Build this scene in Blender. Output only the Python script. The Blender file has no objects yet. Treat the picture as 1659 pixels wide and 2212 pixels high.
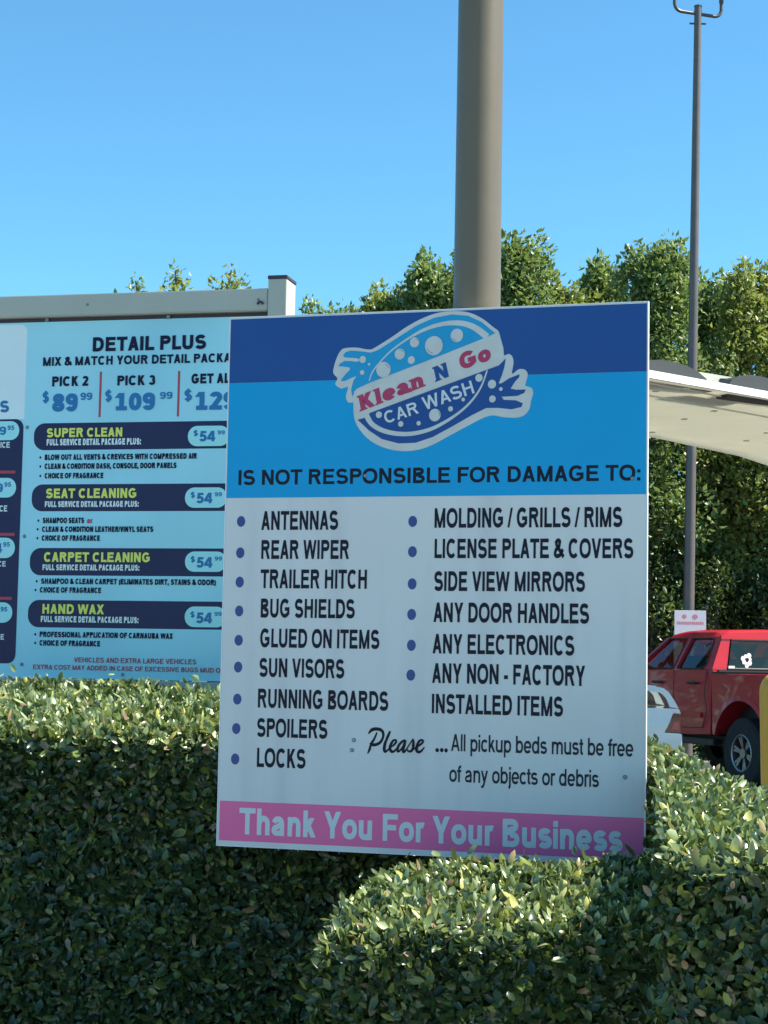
import bpy, math, random
import numpy as np
from mathutils import Vector, Matrix
from mathutils.geometry import tessellate_polygon
sc = bpy.context.scene
COL = sc.collection
R = math.radians
rng = np.random.default_rng(7)
random.seed(7)

# ------------------------------------------------------------------ camera, sky, sun, exposure
EYE = Vector((0, 0, 1.45)); FOC = 3900.0; PITCH = 0.0850; ROLL = 0.0182     # focal length in units of a 1659 x 2212 picture
cd = bpy.data.cameras.new('camera'); cam = bpy.data.objects.new('camera', cd); COL.objects.link(cam)
cd.sensor_fit = 'VERTICAL'; cd.sensor_height = 36; cd.lens = FOC / 2212 * 36; cd.clip_end = 2000; cd.clip_start = 0.05
cR = Vector((1, 0, 0)); cU = Vector((0, -math.sin(PITCH), math.cos(PITCH))); cF = Vector((0, math.cos(PITCH), math.sin(PITCH)))
cR2 = cR * math.cos(ROLL) + cU * math.sin(ROLL); cU2 = cU * math.cos(ROLL) - cR * math.sin(ROLL)
m3 = Matrix((cR2, cU2, -cF)).transposed()
cam.matrix_world = Matrix.Translation(EYE) @ m3.to_4x4()
sc.camera = cam

SUN_EL, SUN_AZ = 50.0, -6.0         # azimuth counted from +X
world = bpy.data.worlds.new('World'); sc.world = world; world.use_nodes = True
nt = world.node_tree; bg = nt.nodes['Background']
sky = nt.nodes.new('ShaderNodeTexSky'); sky.sky_type = 'NISHITA'; sky.sun_disc = False
sky.sun_elevation = R(SUN_EL); sky.sun_rotation = R(90 - SUN_AZ)
sky.altitude = 300; sky.air_density = 1.0; sky.dust_density = 0.2; sky.ozone_density = 3.0
mxs = nt.nodes.new('ShaderNodeMix'); mxs.data_type = 'RGBA'; mxs.blend_type = 'MULTIPLY'; mxs.inputs[0].default_value = 1; mxs.inputs[7].default_value = (.56, 1.0, 1.08, 1)
nt.links.new(sky.outputs[0], mxs.inputs[6]); nt.links.new(mxs.outputs[2], bg.inputs[0]); bg.inputs[1].default_value = 0.09
sd = bpy.data.lights.new('sun', 'SUN'); sd.energy = 5.0; sd.angle = R(0.53); sd.color = (1, 0.95, 0.86)
sun = bpy.data.objects.new('sun', sd); COL.objects.link(sun)
sdir = Vector((math.cos(R(SUN_EL)) * math.cos(R(SUN_AZ)), math.cos(R(SUN_EL)) * math.sin(R(SUN_AZ)), math.sin(R(SUN_EL))))
sun.rotation_euler = sdir.to_track_quat('Z', 'Y').to_euler(); sun.location = (10, -2, 12)
sc.view_settings.view_transform = 'Standard'; sc.view_settings.look = 'None'
sc.view_settings.exposure = 1.2; sc.view_settings.gamma = 1

# ------------------------------------------------------------------ helpers
def ray(px, py): return cF + cR2 * ((px - 829.5) / FOC) - cU2 * ((py - 1106) / FOC)
def atY(px, py, Y): d = ray(px, py); return EYE + d * (Y / d.y)
def atZ(px, py, Z): d = ray(px, py); return EYE + d * ((Z - EYE.z) / d.z)
class Face:                          # a vertical plane: photo measurements -> metres on it
    def __init__(s, o, yaw): s.o = Vector(o); s.yaw = yaw; s.u = Vector((math.cos(yaw), math.sin(yaw), 0)); s.n = Vector((math.sin(yaw), -math.cos(yaw), 0))
    def __call__(s, px, py):
        d = ray(px, py); t = (s.o - EYE).dot(s.n) / d.dot(s.n); q = EYE + d * t - s.o
        return (q.dot(s.u), q.z)
def S2L(r, g, b):
    f = lambda c: (c / 255 / 12.92) if c / 255 <= .04045 else ((c / 255 + .055) / 1.055) ** 2.4
    return (f(r), f(g), f(b))
def mat(name, col, rough=.6, metal=0, spec=.5, noise=0, scale=8, bump=0, bscale=60, coat=0, dirt=None):
    m = bpy.data.materials.new(name); m.use_nodes = True; n = m.node_tree; b = n.nodes['Principled BSDF']; L = n.links.new
    b.inputs['Roughness'].default_value = rough; b.inputs['Metallic'].default_value = metal
    b.inputs['Specular IOR Level'].default_value = spec; b.inputs['Coat Weight'].default_value = coat
    tc = n.nodes.new('ShaderNodeTexCoord')
    tx = n.nodes.new('ShaderNodeTexNoise'); tx.inputs['Scale'].default_value = scale; tx.inputs['Detail'].default_value = 6; L(tc.outputs['Object'], tx.inputs['Vector'])
    rp = n.nodes.new('ShaderNodeValToRGB'); L(tx.outputs[0], rp.inputs[0])
    a = [max(0, c * (1 - noise)) for c in col]; z = [min(1, c * (1 + noise)) for c in col]
    rp.color_ramp.elements[0].position = .3; rp.color_ramp.elements[1].position = .7
    rp.color_ramp.elements[0].color = (*a, 1); rp.color_ramp.elements[1].color = (*z, 1)
    out = rp.outputs[0]
    if dirt:                          # vertical streaks of grime
        mp = n.nodes.new('ShaderNodeMapping'); mp.inputs['Scale'].default_value = dirt[1]; L(tc.outputs['Object'], mp.inputs[0])
        t2 = n.nodes.new('ShaderNodeTexNoise'); t2.inputs['Scale'].default_value = 1; t2.inputs['Detail'].default_value = 5; L(mp.outputs[0], t2.inputs['Vector'])
        mr = n.nodes.new('ShaderNodeMapRange'); mr.inputs[1].default_value = .5; mr.inputs[2].default_value = .8; mr.inputs[4].default_value = dirt[2]; L(t2.outputs[0], mr.inputs[0])
        mx = n.nodes.new('ShaderNodeMix'); mx.data_type = 'RGBA'; L(mr.outputs[0], mx.inputs[0]); L(out, mx.inputs[6]); mx.inputs[7].default_value = (*dirt[0], 1); out = mx.outputs[2]
    L(out, b.inputs['Base Color'])
    if bump:
        t3 = n.nodes.new('ShaderNodeTexNoise'); t3.inputs['Scale'].default_value = bscale; L(tc.outputs['Object'], t3.inputs['Vector'])
        bp = n.nodes.new('ShaderNodeBump'); bp.inputs['Strength'].default_value = bump; bp.inputs['Distance'].default_value = .01
        L(t3.outputs[0], bp.inputs['Height']); L(bp.outputs[0], b.inputs['Normal'])
    return m
def leafmat(name, ramp, rough=.35, trans=.35, spec=.5, tcol=(.35, .45, .05)):
    m = bpy.data.materials.new(name); m.use_nodes = True; n = m.node_tree; b = n.nodes['Principled BSDF']; L = n.links.new
    g = n.nodes.new('ShaderNodeNewGeometry'); rp = n.nodes.new('ShaderNodeValToRGB'); L(g.outputs['Random Per Island'], rp.inputs[0])
    e = rp.color_ramp.elements
    while len(e) > 1: e.remove(e[-1])
    e[0].position = ramp[0][0]; e[0].color = (*ramp[0][1], 1)
    for p, c in ramp[1:]: q = e.new(p); q.color = (*c, 1)
    L(rp.outputs[0], b.inputs['Base Color']); b.inputs['Roughness'].default_value = rough; b.inputs['Specular IOR Level'].default_value = spec
    t = n.nodes.new('ShaderNodeBsdfTranslucent'); mx = n.nodes.new('ShaderNodeMix'); mx.data_type = 'RGBA'; mx.blend_type = 'MIX'; mx.inputs[0].default_value = .35
    L(rp.outputs[0], mx.inputs[6]); mx.inputs[7].default_value = (*tcol, 1); L(mx.outputs[2], t.inputs[0])
    ms = n.nodes.new('ShaderNodeMixShader'); ms.inputs[0].default_value = trans
    L(b.outputs[0], ms.inputs[1]); L(t.outputs[0], ms.inputs[2]); L(ms.outputs[0], n.nodes['Material Output'].inputs[0])
    return m
def thing(name, label, cat, loc=(0, 0, 0), rz=0, group=None):
    o = bpy.data.objects.new(name, None); COL.objects.link(o); o.location = loc; o.rotation_euler = (0, 0, rz)
    o.empty_display_size = .2; o['label'] = label; o['category'] = cat
    if group: o['group'] = group
    return o
class MB:
    def __init__(s): s.v = []; s.f = []
    def add(s, v, f): k = len(s.v); s.v += [tuple(p) for p in v]; s.f += [tuple(i + k for i in q) for q in f]; return s
    def box(s, a, b, M=None):
        v = [Vector((x, y, z)) for z in (a[2], b[2]) for y in (a[1], b[1]) for x in (a[0], b[0])]
        if M: v = [M @ p for p in v]
        return s.add(v, [(0, 2, 3, 1), (4, 5, 7, 6), (0, 1, 5, 4), (1, 3, 7, 5), (3, 2, 6, 7), (2, 0, 4, 6)])
    def tube(s, pts, rad, n=12, cap=True):
        pts = [Vector(p) for p in pts]; rad = rad if hasattr(rad, '__len__') else [rad] * len(pts)
        vs = []; prev = None
        for i, p in enumerate(pts):
            d = (pts[min(i + 1, len(pts) - 1)] - pts[max(i - 1, 0)]).normalized()
            if prev is None: a = d.orthogonal().normalized()
            else: a = (prev - d * prev.dot(d)).normalized()
            prev = a; b = d.cross(a)
            vs += [p + (a * math.cos(2 * math.pi * k / n) + b * math.sin(2 * math.pi * k / n)) * rad[i] for k in range(n)]
        fs = [(i * n + k, i * n + (k + 1) % n, (i + 1) * n + (k + 1) % n, (i + 1) * n + k) for i in range(len(pts) - 1) for k in range(n)]
        if cap: fs += [tuple(range(n))[::-1], tuple((len(pts) - 1) * n + k for k in range(n))]
        return s.add(vs, fs)
    def flat(s, pts, y=0):            # polygon of (u, v) facing -y
        p3 = [Vector((a, b, 0)) for a, b in pts]
        tr = tessellate_polygon([p3]); V3 = [(a, y, b) for a, b in pts]
        out = []
        for t in tr:
            a, b, c = (p3[i] for i in t)
            out.append(t if (b - a).cross(c - a).z > 0 else t[::-1])
        return s.add(V3, out)
    def prism(s, pts, y0, y1):        # outline of (x, z) extruded from y0 to y1
        n = len(pts); p3 = [Vector((a, b, 0)) for a, b in pts]; tr = [tuple(t) for t in tessellate_polygon([p3])]
        V3 = [(a, y0, b) for a, b in pts] + [(a, y1, b) for a, b in pts]
        return s.add(V3, tr + [tuple(i + n for i in t[::-1]) for t in tr] + [(i, (i + 1) % n, (i + 1) % n + n, i + n) for i in range(n)])
    def loft(s, rings, close=True, caps=True):
        n = len(rings[0]); fs = []
        for i in range(len(rings) - 1):
            for k in range(n if close else n - 1): fs.append((i * n + k, i * n + (k + 1) % n, (i + 1) * n + (k + 1) % n, (i + 1) * n + k))
        if caps: fs += [tuple(range(n))[::-1], tuple((len(rings) - 1) * n + k for k in range(n))]
        return s.add([p for r in rings for p in r], fs)
    def obj(s, name, m, parent=None, smooth=False, bevel=0, fix=True):
        me = bpy.data.meshes.new(name); me.from_pydata(s.v, [], s.f); me.materials.append(m)
        if fix and not getattr(s, 'keep', False):
            import bmesh
            bm = bmesh.new(); bm.from_mesh(me); bmesh.ops.recalc_face_normals(bm, faces=bm.faces)
            if bevel: bmesh.ops.bevel(bm, geom=[e for e in bm.edges if e.calc_face_angle(0) > .6], offset=bevel, segments=2, affect='EDGES')
            bm.to_mesh(me); bm.free()
        if smooth: me.shade_smooth() if hasattr(me, 'shade_smooth') else [setattr(p, 'use_smooth', True) for p in me.polygons]
        if smooth == 'a': me.set_sharp_from_angle(angle=R(35))
        o = bpy.data.objects.new(name, me); COL.objects.link(o)
        if parent: o.parent = parent
        return o
def structure(o): o['kind'] = 'structure'; return o
def dup(o, parent, loc=None):
    c = o.copy(); COL.objects.link(c); c.parent = parent
    if loc is not None: c.location = loc
    return c
def smooth_closed(pts, n=4):          # Catmull-Rom through a closed outline
    out = []; N = len(pts)
    for i in range(N):
        p0, p1, p2, p3 = (np.array(pts[(i + k - 1) % N], float) for k in range(4))
        for t in np.arange(n) / n:
            out.append(tuple(.5 * (2 * p1 + (p2 - p0) * t + (2 * p0 - 5 * p1 + 4 * p2 - p3) * t * t + (3 * p1 - p0 - 3 * p2 + p3) * t ** 3)))
    return out
def smooth_open(pts, n=5):
    P = [np.array(p, float) for p in pts]; P = [2 * P[0] - P[1]] + P + [2 * P[-1] - P[-2]]; out = []
    for i in range(1, len(P) - 2):
        for t in np.arange(n) / n:
            p0, p1, p2, p3 = P[i - 1:i + 3]
            out.append(tuple(.5 * (2 * p1 + (p2 - p0) * t + (2 * p0 - 5 * p1 + 4 * p2 - p3) * t * t + (3 * p1 - p0 - 3 * p2 + p3) * t ** 3)))
    return out + [tuple(P[-2])]
def ribbon(pts, w, closed=False):     # list of quads (4 points each)
    if not closed: pts = [q for i, q in enumerate(pts) if i == 0 or math.hypot(q[0] - pts[i - 1][0], q[1] - pts[i - 1][1]) > 1e-5]
    P = [np.array(p[:2], float) for p in pts]; N = len(P); W = [p[2] for p in pts] if len(pts[0]) > 2 else [w] * N
    L = []; Rr = []
    for i in range(N):
        a = P[i - 1] if (closed or i > 0) else None; b = P[(i + 1) % N] if (closed or i < N - 1) else None
        d1 = (P[i] - a) if a is not None else None; d2 = (b - P[i]) if b is not None else None
        ds = [d / (np.linalg.norm(d) + 1e-12) for d in (d1, d2) if d is not None]
        t = sum(ds); t = t / (np.linalg.norm(t) + 1e-12); n = np.array([-t[1], t[0]])
        k = 1.0
        if len(ds) == 2: k = 1 / max(.5, abs(np.dot(n, np.array([-ds[0][1], ds[0][0]]))))
        L.append(P[i] + n * W[i] / 2 * k); Rr.append(P[i] - n * W[i] / 2 * k)
    M = N if closed else N - 1
    return [[tuple(L[i]), tuple(L[(i + 1) % N]), tuple(Rr[(i + 1) % N]), tuple(Rr[i])] for i in range(M)]

# ---- lettering: a grotesque built stroke by stroke (cap height 1)
def el(cx, cy, rx, ry, a0, a1, n=14, p=2.25):
    o = []
    for k in range(n + 1):
        a = math.radians(a0 + (a1 - a0) * k / n); c, s = math.cos(a), math.sin(a)
        o.append((cx + rx * math.copysign(abs(c) ** (2 / p), c), cy + ry * math.copysign(abs(s) ** (2 / p), s)))
    return o
def glyph(ch, w, serif=False):
    h = w / 2; S = []; X = .725
    ov = min(.02, w)
    def V(x, a=0, b=1, sa=True, sb=True):
        S.append([[(x - h, a), (x + h, a), (x + h, b), (x - h, b)]])
        if serif:
            q = .09
            if sa: S.append([[(x - h - q, a), (x + h + q, a), (x + h + q * .7, a + .11), (x - h - q * .7, a + .11)]])
            if sb: S.append([[(x - h - q, b - .11), (x + h, b - .11), (x + h, b), (x - h - q, b)]])
    def H(y, a, b, t=None): t = (t or w * .92) / 2; S.append([[(a, y - t), (b, y - t), (b, y + t), (a, y + t)]])
    def D(x0, y0, x1, y1, ww=None):
        ww = ww or w; L = math.hypot(x1 - x0, y1 - y0); k = ww / 2 * L / abs(y1 - y0)
        S.append([[(x0 - k, y0), (x0 + k, y0), (x1 + k, y1), (x1 - k, y1)]])
    def C(pts, ww=None, closed=False): S.append(ribbon(pts, ww or w, closed))
    def O(x0, x1, y0, y1): C(el((x0 + x1) / 2, (y0 + y1) / 2, (x1 - x0) / 2 - h, (y1 - y0) / 2 - h, 0, 360, 28)[:-1], closed=True)
    t = w * .92; th = t / 2
    if ch == ' ': return [], .39
    if ch == 'A': D(.06 + h, 0, .46, 1); D(.86 - h, 0, .46, 1); H(.3, .24, .68); return S, .92
    if ch == 'B': V(.1 + h); C([(.1 + h, 1 - th), (.5, 1 - th)] + el(.5, .765, .3 - h, .235 - th, 90, -90) + [(.1 + h, .53)]); C([(.1 + h, .53), (.52, .53)] + el(.54, .265, .32 - h, .265 - th, 90, -90) + [(.1 + h, th)]); return S, .93
    if ch == 'C': C(el(.51, .5, .44 - h, .51 - h, 42, 318, 26)); return S, 1.0
    if ch == 'D': V(.1 + h); C([(.1 + h, 1 - th), (.45, 1 - th)] + el(.45, .5, .48 - h, .5 - th, 90, -90, 20) + [(.1 + h, th)]); return S, 1.0
    if ch == 'E': V(.1 + h); H(1 - th, .1, .83); H(.52, .1, .78); H(th, .1, .86); return S, .93
    if ch == 'F': V(.1 + h); H(1 - th, .1, .8); H(.5, .1, .72); return S, .85
    if ch == 'G':
        C(el(.53, .5, .46 - h, .51 - h, 42, 318, 26)); H(.46, .53, .97, t); S.append([[(.97 - w, .1), (.97, .17), (.97, .46), (.97 - w, .46)]]); return S, 1.08
    if ch == 'H': V(.11 + h); V(.89 - h); H(.53, .11, .89); return S, 1.0
    if ch == 'I': V(.195); return S, .39
    if ch == 'J': V(.55 - h, .3, 1); C([(.55 - h, .3)] + el(.3, .28, .25 - h, .28 - h, 0, -170)); return S, .68
    if ch == 'K': V(.1 + h); D(.1 + h, .3, .78 - h, 1); D(.84 - h, 0, .38, .62); return S, .92
    if ch == 'L': V(.1 + h); H(th, .1, .76); return S, .78
    if ch == 'M': V(.1 + h); V(1.06 - h); D(.1 + h, 1, .58, 0, w * .9); D(1.06 - h, 1, .58, 0, w * .9); return S, 1.16
    if ch == 'N': V(.1 + h, sb=True); V(.9 - h, sb=True, sa=not serif); D(.1 + h, 1, .9 - h, 0); return S, 1.0
    if ch == 'O': O(.05, 1.03, -.01, 1.01); return S, 1.08
    if ch == 'P': V(.1 + h); C([(.1 + h, 1 - th), (.52, 1 - th)] + el(.52, .71, .34 - h, .29 - th, 90, -90) + [(.1 + h, .42 + th)]); return S, .92
    if ch == 'R': V(.1 + h); C([(.1 + h, 1 - th), (.55, 1 - th)] + el(.55, .73, .33 - h, .27 - th, 90, -90) + [(.1 + h, .46 + th)]); D(.92 - h, 0, .58, .5); return S, 1.0
    if ch == 'S':
        r = (1.02 - 2 * h) / 4; c = .46; C(el(c, 1.01 - h - r, .38 - h, r, 22, 265, 18) + el(c, -.01 + h + r, .41 - h, r, 85, -158, 18)); return S, .93
    if ch == 'T': V(.425); H(1 - th, .03, .82); return S, .85
    if ch == 'U': C([(.1 + h, 1), (.1 + h, .4)] + el(.5, .38, .4 - h, .39 - h, 180, 360, 16) + [(.9 - h, .4), (.9 - h, 1)]); return S, 1.0
    if ch == 'V': D(.46, 0, .07 + h * .8, 1); D(.46, 0, .85 - h * .8, 1); return S, .92
    if ch == 'W': D(.37, 0, .06 + h * .8, 1, w * .95); D(.37, 0, .66, 1, w * .95); D(.95, 0, .66, 1, w * .95); D(.95, 0, 1.26 - h * .8, 1, w * .95); return S, 1.32
    if ch == 'X': D(.05 + h, 0, .85 - h, 1); D(.87 - h, 0, .07 + h, 1); return S, .92
    if ch == 'Y': V(.46, 0, .45); D(.46, .4, .07 + h, 1); D(.46, .4, .85 - h, 1); return S, .92
    if ch == 'Z': H(1 - th, .08, .78); H(th, .05, .82); D(.1 + h, .06, .76 - h, .94); return S, .86
    if ch == '&': C([(.9, .06), (.28, .66), (.24, .8)] + el(.42, .8, .19 - h * .4, .21 - h, 175, 20, 8) + [(.5, .6), (.22, .42)] + el(.36, .24, .28 - h * .6, .24 - h, 160, 300, 10) + [(.66, .2), (.82, .46)]); return S, .93
    if ch == '/': D(.05, 0, .33, 1, w * .8); return S, .39
    if ch == '-': H(.36, .06, .4); return S, .46
    if ch == '.': V(.19, 0, w, 0, 0); return S, .39
    if ch == ',': V(.19, 0, w, 0, 0); D(.15, -.16, .2, 0, w * .7); return S, .39
    if ch == ':': V(.19, 0, w, 0, 0); V(.19, .5, .5 + w, 0, 0); return S, .39
    if ch == '(': C(el(.5, .38, .38 - h, .62, 130, 230)); return S, .46
    if ch == ')': C(el(-.04, .38, .38 - h, .62, 50, -50)); return S, .46
    # digits
    if ch == '0': O(.05, .73, -.01, 1.0); return S, .78
    if ch == '1': V(.4, 0, 1); D(.15, .72, .36, 1, w * .8); (H(th, .1, .7) if w > .2 else None); return S, .78
    if ch == '2': C(el(.39, .7, .33 - h, .3 - h, 170, -30, 14) + [(.1 + h, th)]); H(th, .06, .72); return S, .78
    if ch == '3': r = (1 - 2 * h) / 4; C(el(.37, 1 - h - r, .31 - h, r, 160, -88, 14)); C(el(.37, h + r, .35 - h, r, 88, -160, 14)); return S, .78
    if ch == '4': V(.54, 0, 1); D(.12, .3, .5, 1); H(.28, .03, .74); return S, .78
    if ch == '5': H(1 - th, .17, .68); D(.1 + h, .42, .17 + h, 1); C(el(.37, .34, .35 - h, .35 - h, 135, -155, 16)); return S, .78
    if ch == '8': O(.08, .7, .49 - h * .3, 1.0); O(.05, .73, -.01, .52 + h * .3); return S, .78
    if ch == '9': O(.05, .71, .36, 1.0); C([(.71 - h, .68)] + el(.37, .4, .34 - h, .41 - h, 0, -150, 12)); return S, .78
    if ch == '$':
        r = (1.0 - 2 * h) / 4; c = .4; C(el(c, 1 - h - r, .33 - h, r, 22, 265, 16) + el(c, h + r, .35 - h, r, 85, -158, 16)); V(c, -.1, 1.1, 0, 0); return S, .78
    # lower case
    bw = .7; x0 = .05
    def stem(x, a=0, b=1): V(x, a, b)
    def bowl(a, b): O(a, b, -.01, X + .01)
    def arch(xl, xr): C([(xl, .35)] + el((xl + xr) / 2, X - h + .01 - .2, (xr - xl) / 2, .2, 180, 0, 12)[3:] + [(xr, 0)])
    if ch == 'a':
        C(el(.36, X - .2 - h + .01, .3 - h, .2, 165, 0, 12) + [(.66 - h, 0)] if not serif else el(.36, X - .2 - h + .01, .3 - h, .2, 165, 0, 12) + [(.66 - h, h), (.8, h * .8)])
        C([(.66 - h, .42), (.42, .4)] + el(.3, .21, .26 - h, .21 - h + .01, 90, 270, 12) + [(.5, h), (.66 - h, .2)], w * .9); return S, .78
    if ch == 'b': stem(.08 + h); bowl(.08, .74); return S, .79
    if ch == 'c': C(el(.37, X / 2, .33 - h, X / 2 - h + .01, 42, 318, 20)); return S, .7
    if ch == 'd': stem(.71 - h); bowl(.05, .71); return S, .79
    if ch == 'e': C([(.06 + h, X / 2 - .01), (.73 - h * .5, X / 2 - .01)], w * .8); C([(.72 - h, X / 2 - .02)] + el(.39, X / 2, .34 - h, X / 2 - h + .01, 5, 322, 24)); return S, .78
    if ch == 'f': C([(.2, 0), (.2, .75)] + el(.37, .8, .17, .2 - h, 180, 85, 7)); H(X - th, .02, .4, w * .85); return S, .4
    if ch == 'h': stem(.08 + h); arch(.08 + h, .7 - h); return S, .78
    if ch == 'i': V(.155, 0, X); V(.155, 1 - w, 1); return S, .31
    if ch == 'j': C([(.18, X), (.18, -.12)] + el(.04, -.1, .14, .12, 0, -85, 6)); V(.18, 1 - w, 1); return S, .32
    if ch == 'k': stem(.08 + h); D(.08 + h, .2, .6 - h, X); D(.68 - h, 0, .33, .45); return S, .7
    if ch == 'l': stem(.155 if not serif else .2); return S, (.31 if not serif else .4)
    if ch == 'm': V(.08 + h, 0, X); arch(.08 + h, .58); arch(.58, 1.08 - h); return S, 1.16
    if ch == 'n': V(.08 + h, 0, X); arch(.08 + h, .7 - h); (S.append([[(.6 - h, 0), (.8, 0), (.78, .11), (.62 - h, .11)]]) if serif else None); return S, (.78 if not serif else .84)
    if ch == 'o': bowl(.04, .74); return S, .78
    if ch == 'p': V(.08 + h, -.28, X); bowl(.08, .74); return S, .78
    if ch == 'r': V(.08 + h, 0, X); C([(.08 + h, .35)] + el(.36, X - .2 - h * .8, .28 - h, .2, 180, 62, 9)); return S, .46
    if ch == 's': r = (X + .02 - 2 * h) / 4; c = .35; C(el(c, X + .01 - h - r, .29 - h, r, 22, 265, 14) + el(c, -.01 + h + r, .31 - h, r, 85, -158, 14)); return S, .7
    if ch == 't': C([(.2, .92), (.2, .2)] + el(.34, .2, .14, .2 - h, 180, 275, 6)); H(X - th, .02, .38, w * .85); return S, .4
    if ch == 'u': C([(.08 + h, X), (.08 + h, .25)] + el(.38, .24, .3 - h, .25 - h, 180, 330, 12)); V(.7 - h, 0, X); return S, .78
    if ch == 'y': D(.26, -.2, .66 - h, X); D(.36, .05, .03 + h, X); C([(.28, -.12), (.2, -.24), (.06, -.22)], w * .9); return S, .7
    return [], .4
def text(mb, s, org, wid, cap, w=.16, y=-.002, serif=False, track=0, warp=None, ref=None):
    """lettering s from baseline point org (u, v), fitted to width wid and cap height cap"""
    def adv(q): return sum(glyph(c, w, serif)[1] + track for c in q) - track
    sx = wid / (adv(ref or s)) ; x = 0; k = 0; ws = w
    # stroke weight is kept even when the face is condensed: strokes are drawn wider before squeezing
    squeeze = sx / cap
    ws = w / (squeeze ** .45) if squeeze < 1 and not warp else w
    for c in s:
        G, a = glyph(c, ws, serif)
        for st in G:
            k = (k + 1) % 4
            for q in st:
                pts = [((x + px) * sx, py * cap) for px, py in q]
                pts = [warp(*p) for p in pts] if warp else [(org[0] + a_, org[1] + b_) for a_, b_ in pts]
                ar = sum(pts[i][0] * pts[(i + 1) % 4][1] - pts[(i + 1) % 4][0] * pts[i][1] for i in range(4))
                if ar < 0: pts = pts[::-1]
                mb.add([(p[0], y - k * .00012, p[1]) for p in pts], [(0, 1, 2, 3)])
        x += a + track
    mb.keep = True
def disc(mb, u, v, ru, rv, y, n=20): mb.keep = True; return mb.add([(u + ru * math.cos(2 * math.pi * k / n), y, v + rv * math.sin(2 * math.pi * k / n)) for k in range(n)], [tuple(range(n))])
def flatpoly(mb, pts, y): mb.keep = True; mb.flat(pts, y); return mb
def flatrib(mb, pts, y, w=None):
    mb.keep = True
    for q in ribbon(pts, w):
        ar = sum(q[i][0] * q[(i + 1) % 4][1] - q[(i + 1) % 4][0] * q[i][1] for i in range(4))
        mb.add([(p[0], y, p[1]) for p in (q if ar > 0 else q[::-1])], [(0, 1, 2, 3)])

# ------------------------------------------------------------------ materials
M = {}
M['asphalt'] = mat('asphalt', (.06, .06, .058), .9, noise=.3, scale=30, bump=.4, bscale=180, dirt=((.10, .095, .09), (.6, .6, .6), .6))
M['lot'] = mat('pale_bounce_paving', (.34, .325, .295), .85, noise=.12, scale=3, bump=.3, bscale=120, dirt=((.12, .115, .11), (.8, .8, .8), .6))  # only for the added, unseen bounce_lane
M['soil'] = mat('bark_mulch', (.06, .04, .025), .95, noise=.5, scale=25, bump=.8, bscale=50)
M['concrete'] = mat('concrete', (.38, .36, .33), .85, noise=.15, scale=12, bump=.3)
M['grass'] = mat('ground_cover', (.05, .08, .025), .95, noise=.5, scale=14, bump=.8, bscale=40)
M['white_print'] = mat('sign_white', (.62, .63, .62), .42, spec=.25, noise=.03, scale=3, dirt=((.42, .43, .44), (9, 9, .9), .45))
M['edge_alu'] = mat('sign_edge', (.75, .76, .76), .35, noise=.05)
M['blue'] = mat('sign_blue', (0.002, 0.310, 0.605), .35, spec=.25, noise=.03, scale=3)
M['navy'] = mat('sign_navy', (0.014, 0.071, 0.253), .35, spec=.25, noise=.04, scale=3)
M['pink'] = mat('sign_pink', (0.774, 0.143, 0.322), .4, spec=.25, noise=.05, scale=3)
M['ink'] = mat('sign_black', (0.011, 0.012, 0.024), .45, spec=.15, noise=.1)
M['ink_soft'] = mat('sign_grey_black', (0.021, 0.024, 0.036), .45, spec=.15, noise=.1)
M['bullet'] = mat('sign_bullet_blue', (.022, .05, .22), .4, noise=.05)
M['letter_white'] = mat('sign_letter_white', (0.578, 0.632, 0.647), .45, spec=.25, noise=.04)
M['logo_white'] = mat('logo_white', (0.540, 0.552, 0.529), .45, spec=.25, noise=.05, scale=20)
M['logo_red'] = mat('logo_red', (0.408, 0.045, 0.110), .45, spec=.25, noise=.06, scale=20)
M['logo_cyan'] = mat('logo_cyan', (.015, .30, .55), .4, spec=.25, noise=.04, scale=20)
M['bubble_line'] = mat('bubble_line', (.12, .2, .3), .5)
M['screw'] = mat('screw_zinc', (.22, .25, .26), .5, metal=.6, noise=.3, scale=90)
M['m_panel'] = mat('menu_light_blue', (0.422, 0.800, 0.880), .4, spec=.25, noise=.05, scale=2, dirt=((.24, .56, .66), (1.2, 1.2, .8), .7))
M['m_white'] = mat('menu_pale', (0.783, 0.880, 0.880), .4, noise=.05, scale=3)
M['m_navy'] = mat('menu_navy', (0.022, 0.024, 0.084), .35, spec=.25, noise=.1, scale=4)
M['m_blue'] = mat('menu_price_blue', (0.010, 0.170, 0.420), .4, noise=.03)
M['m_ink'] = mat('menu_ink', (0.012, 0.013, 0.045), .4, spec=.15)
M['m_yellow'] = mat('menu_yellow', (0.850, 0.850, 0.136), .4)
M['m_grey'] = mat('menu_pale_ink', (0.790, 0.850, 0.833), .4)
M['m_red'] = mat('menu_red', (0.496, 0.046, 0.078), .4)
M['m_oval'] = mat('menu_oval', (0.422, 0.850, 0.850), .4)
M['cream'] = mat('cream_paint', (0.460, 0.448, 0.380), .5, noise=.05, scale=4, bump=.05, bscale=40)
M['cap'] = mat('dark_cap', (.045, .03, .045), .5)
M['pole'] = mat('taupe_pole_paint', (0.130, 0.103, 0.065), .42, noise=.06, scale=5, bump=.04, bscale=20, dirt=((.10, .09, .075), (25, 25, 1.2), .35))
M['lamp_pole'] = mat('lamp_pole_paint', (.12, .10, .09), .4, noise=.1, scale=6)
M['bracket'] = mat('lamp_bracket', (.09, .075, .07), .35, noise=.1)
M['canopy'] = mat('canopy_fabric', (.84, .82, .70), .7, noise=.03, scale=2, dirt=((.68, .64, .52), (1.5, 6, 3), .3))
_m = M['canopy'].node_tree; _b = _m.nodes['Principled BSDF']; _t = _m.nodes.new('ShaderNodeBsdfTranslucent'); _x = _m.nodes.new('ShaderNodeMixShader'); _x.inputs[0].default_value = .4
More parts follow.
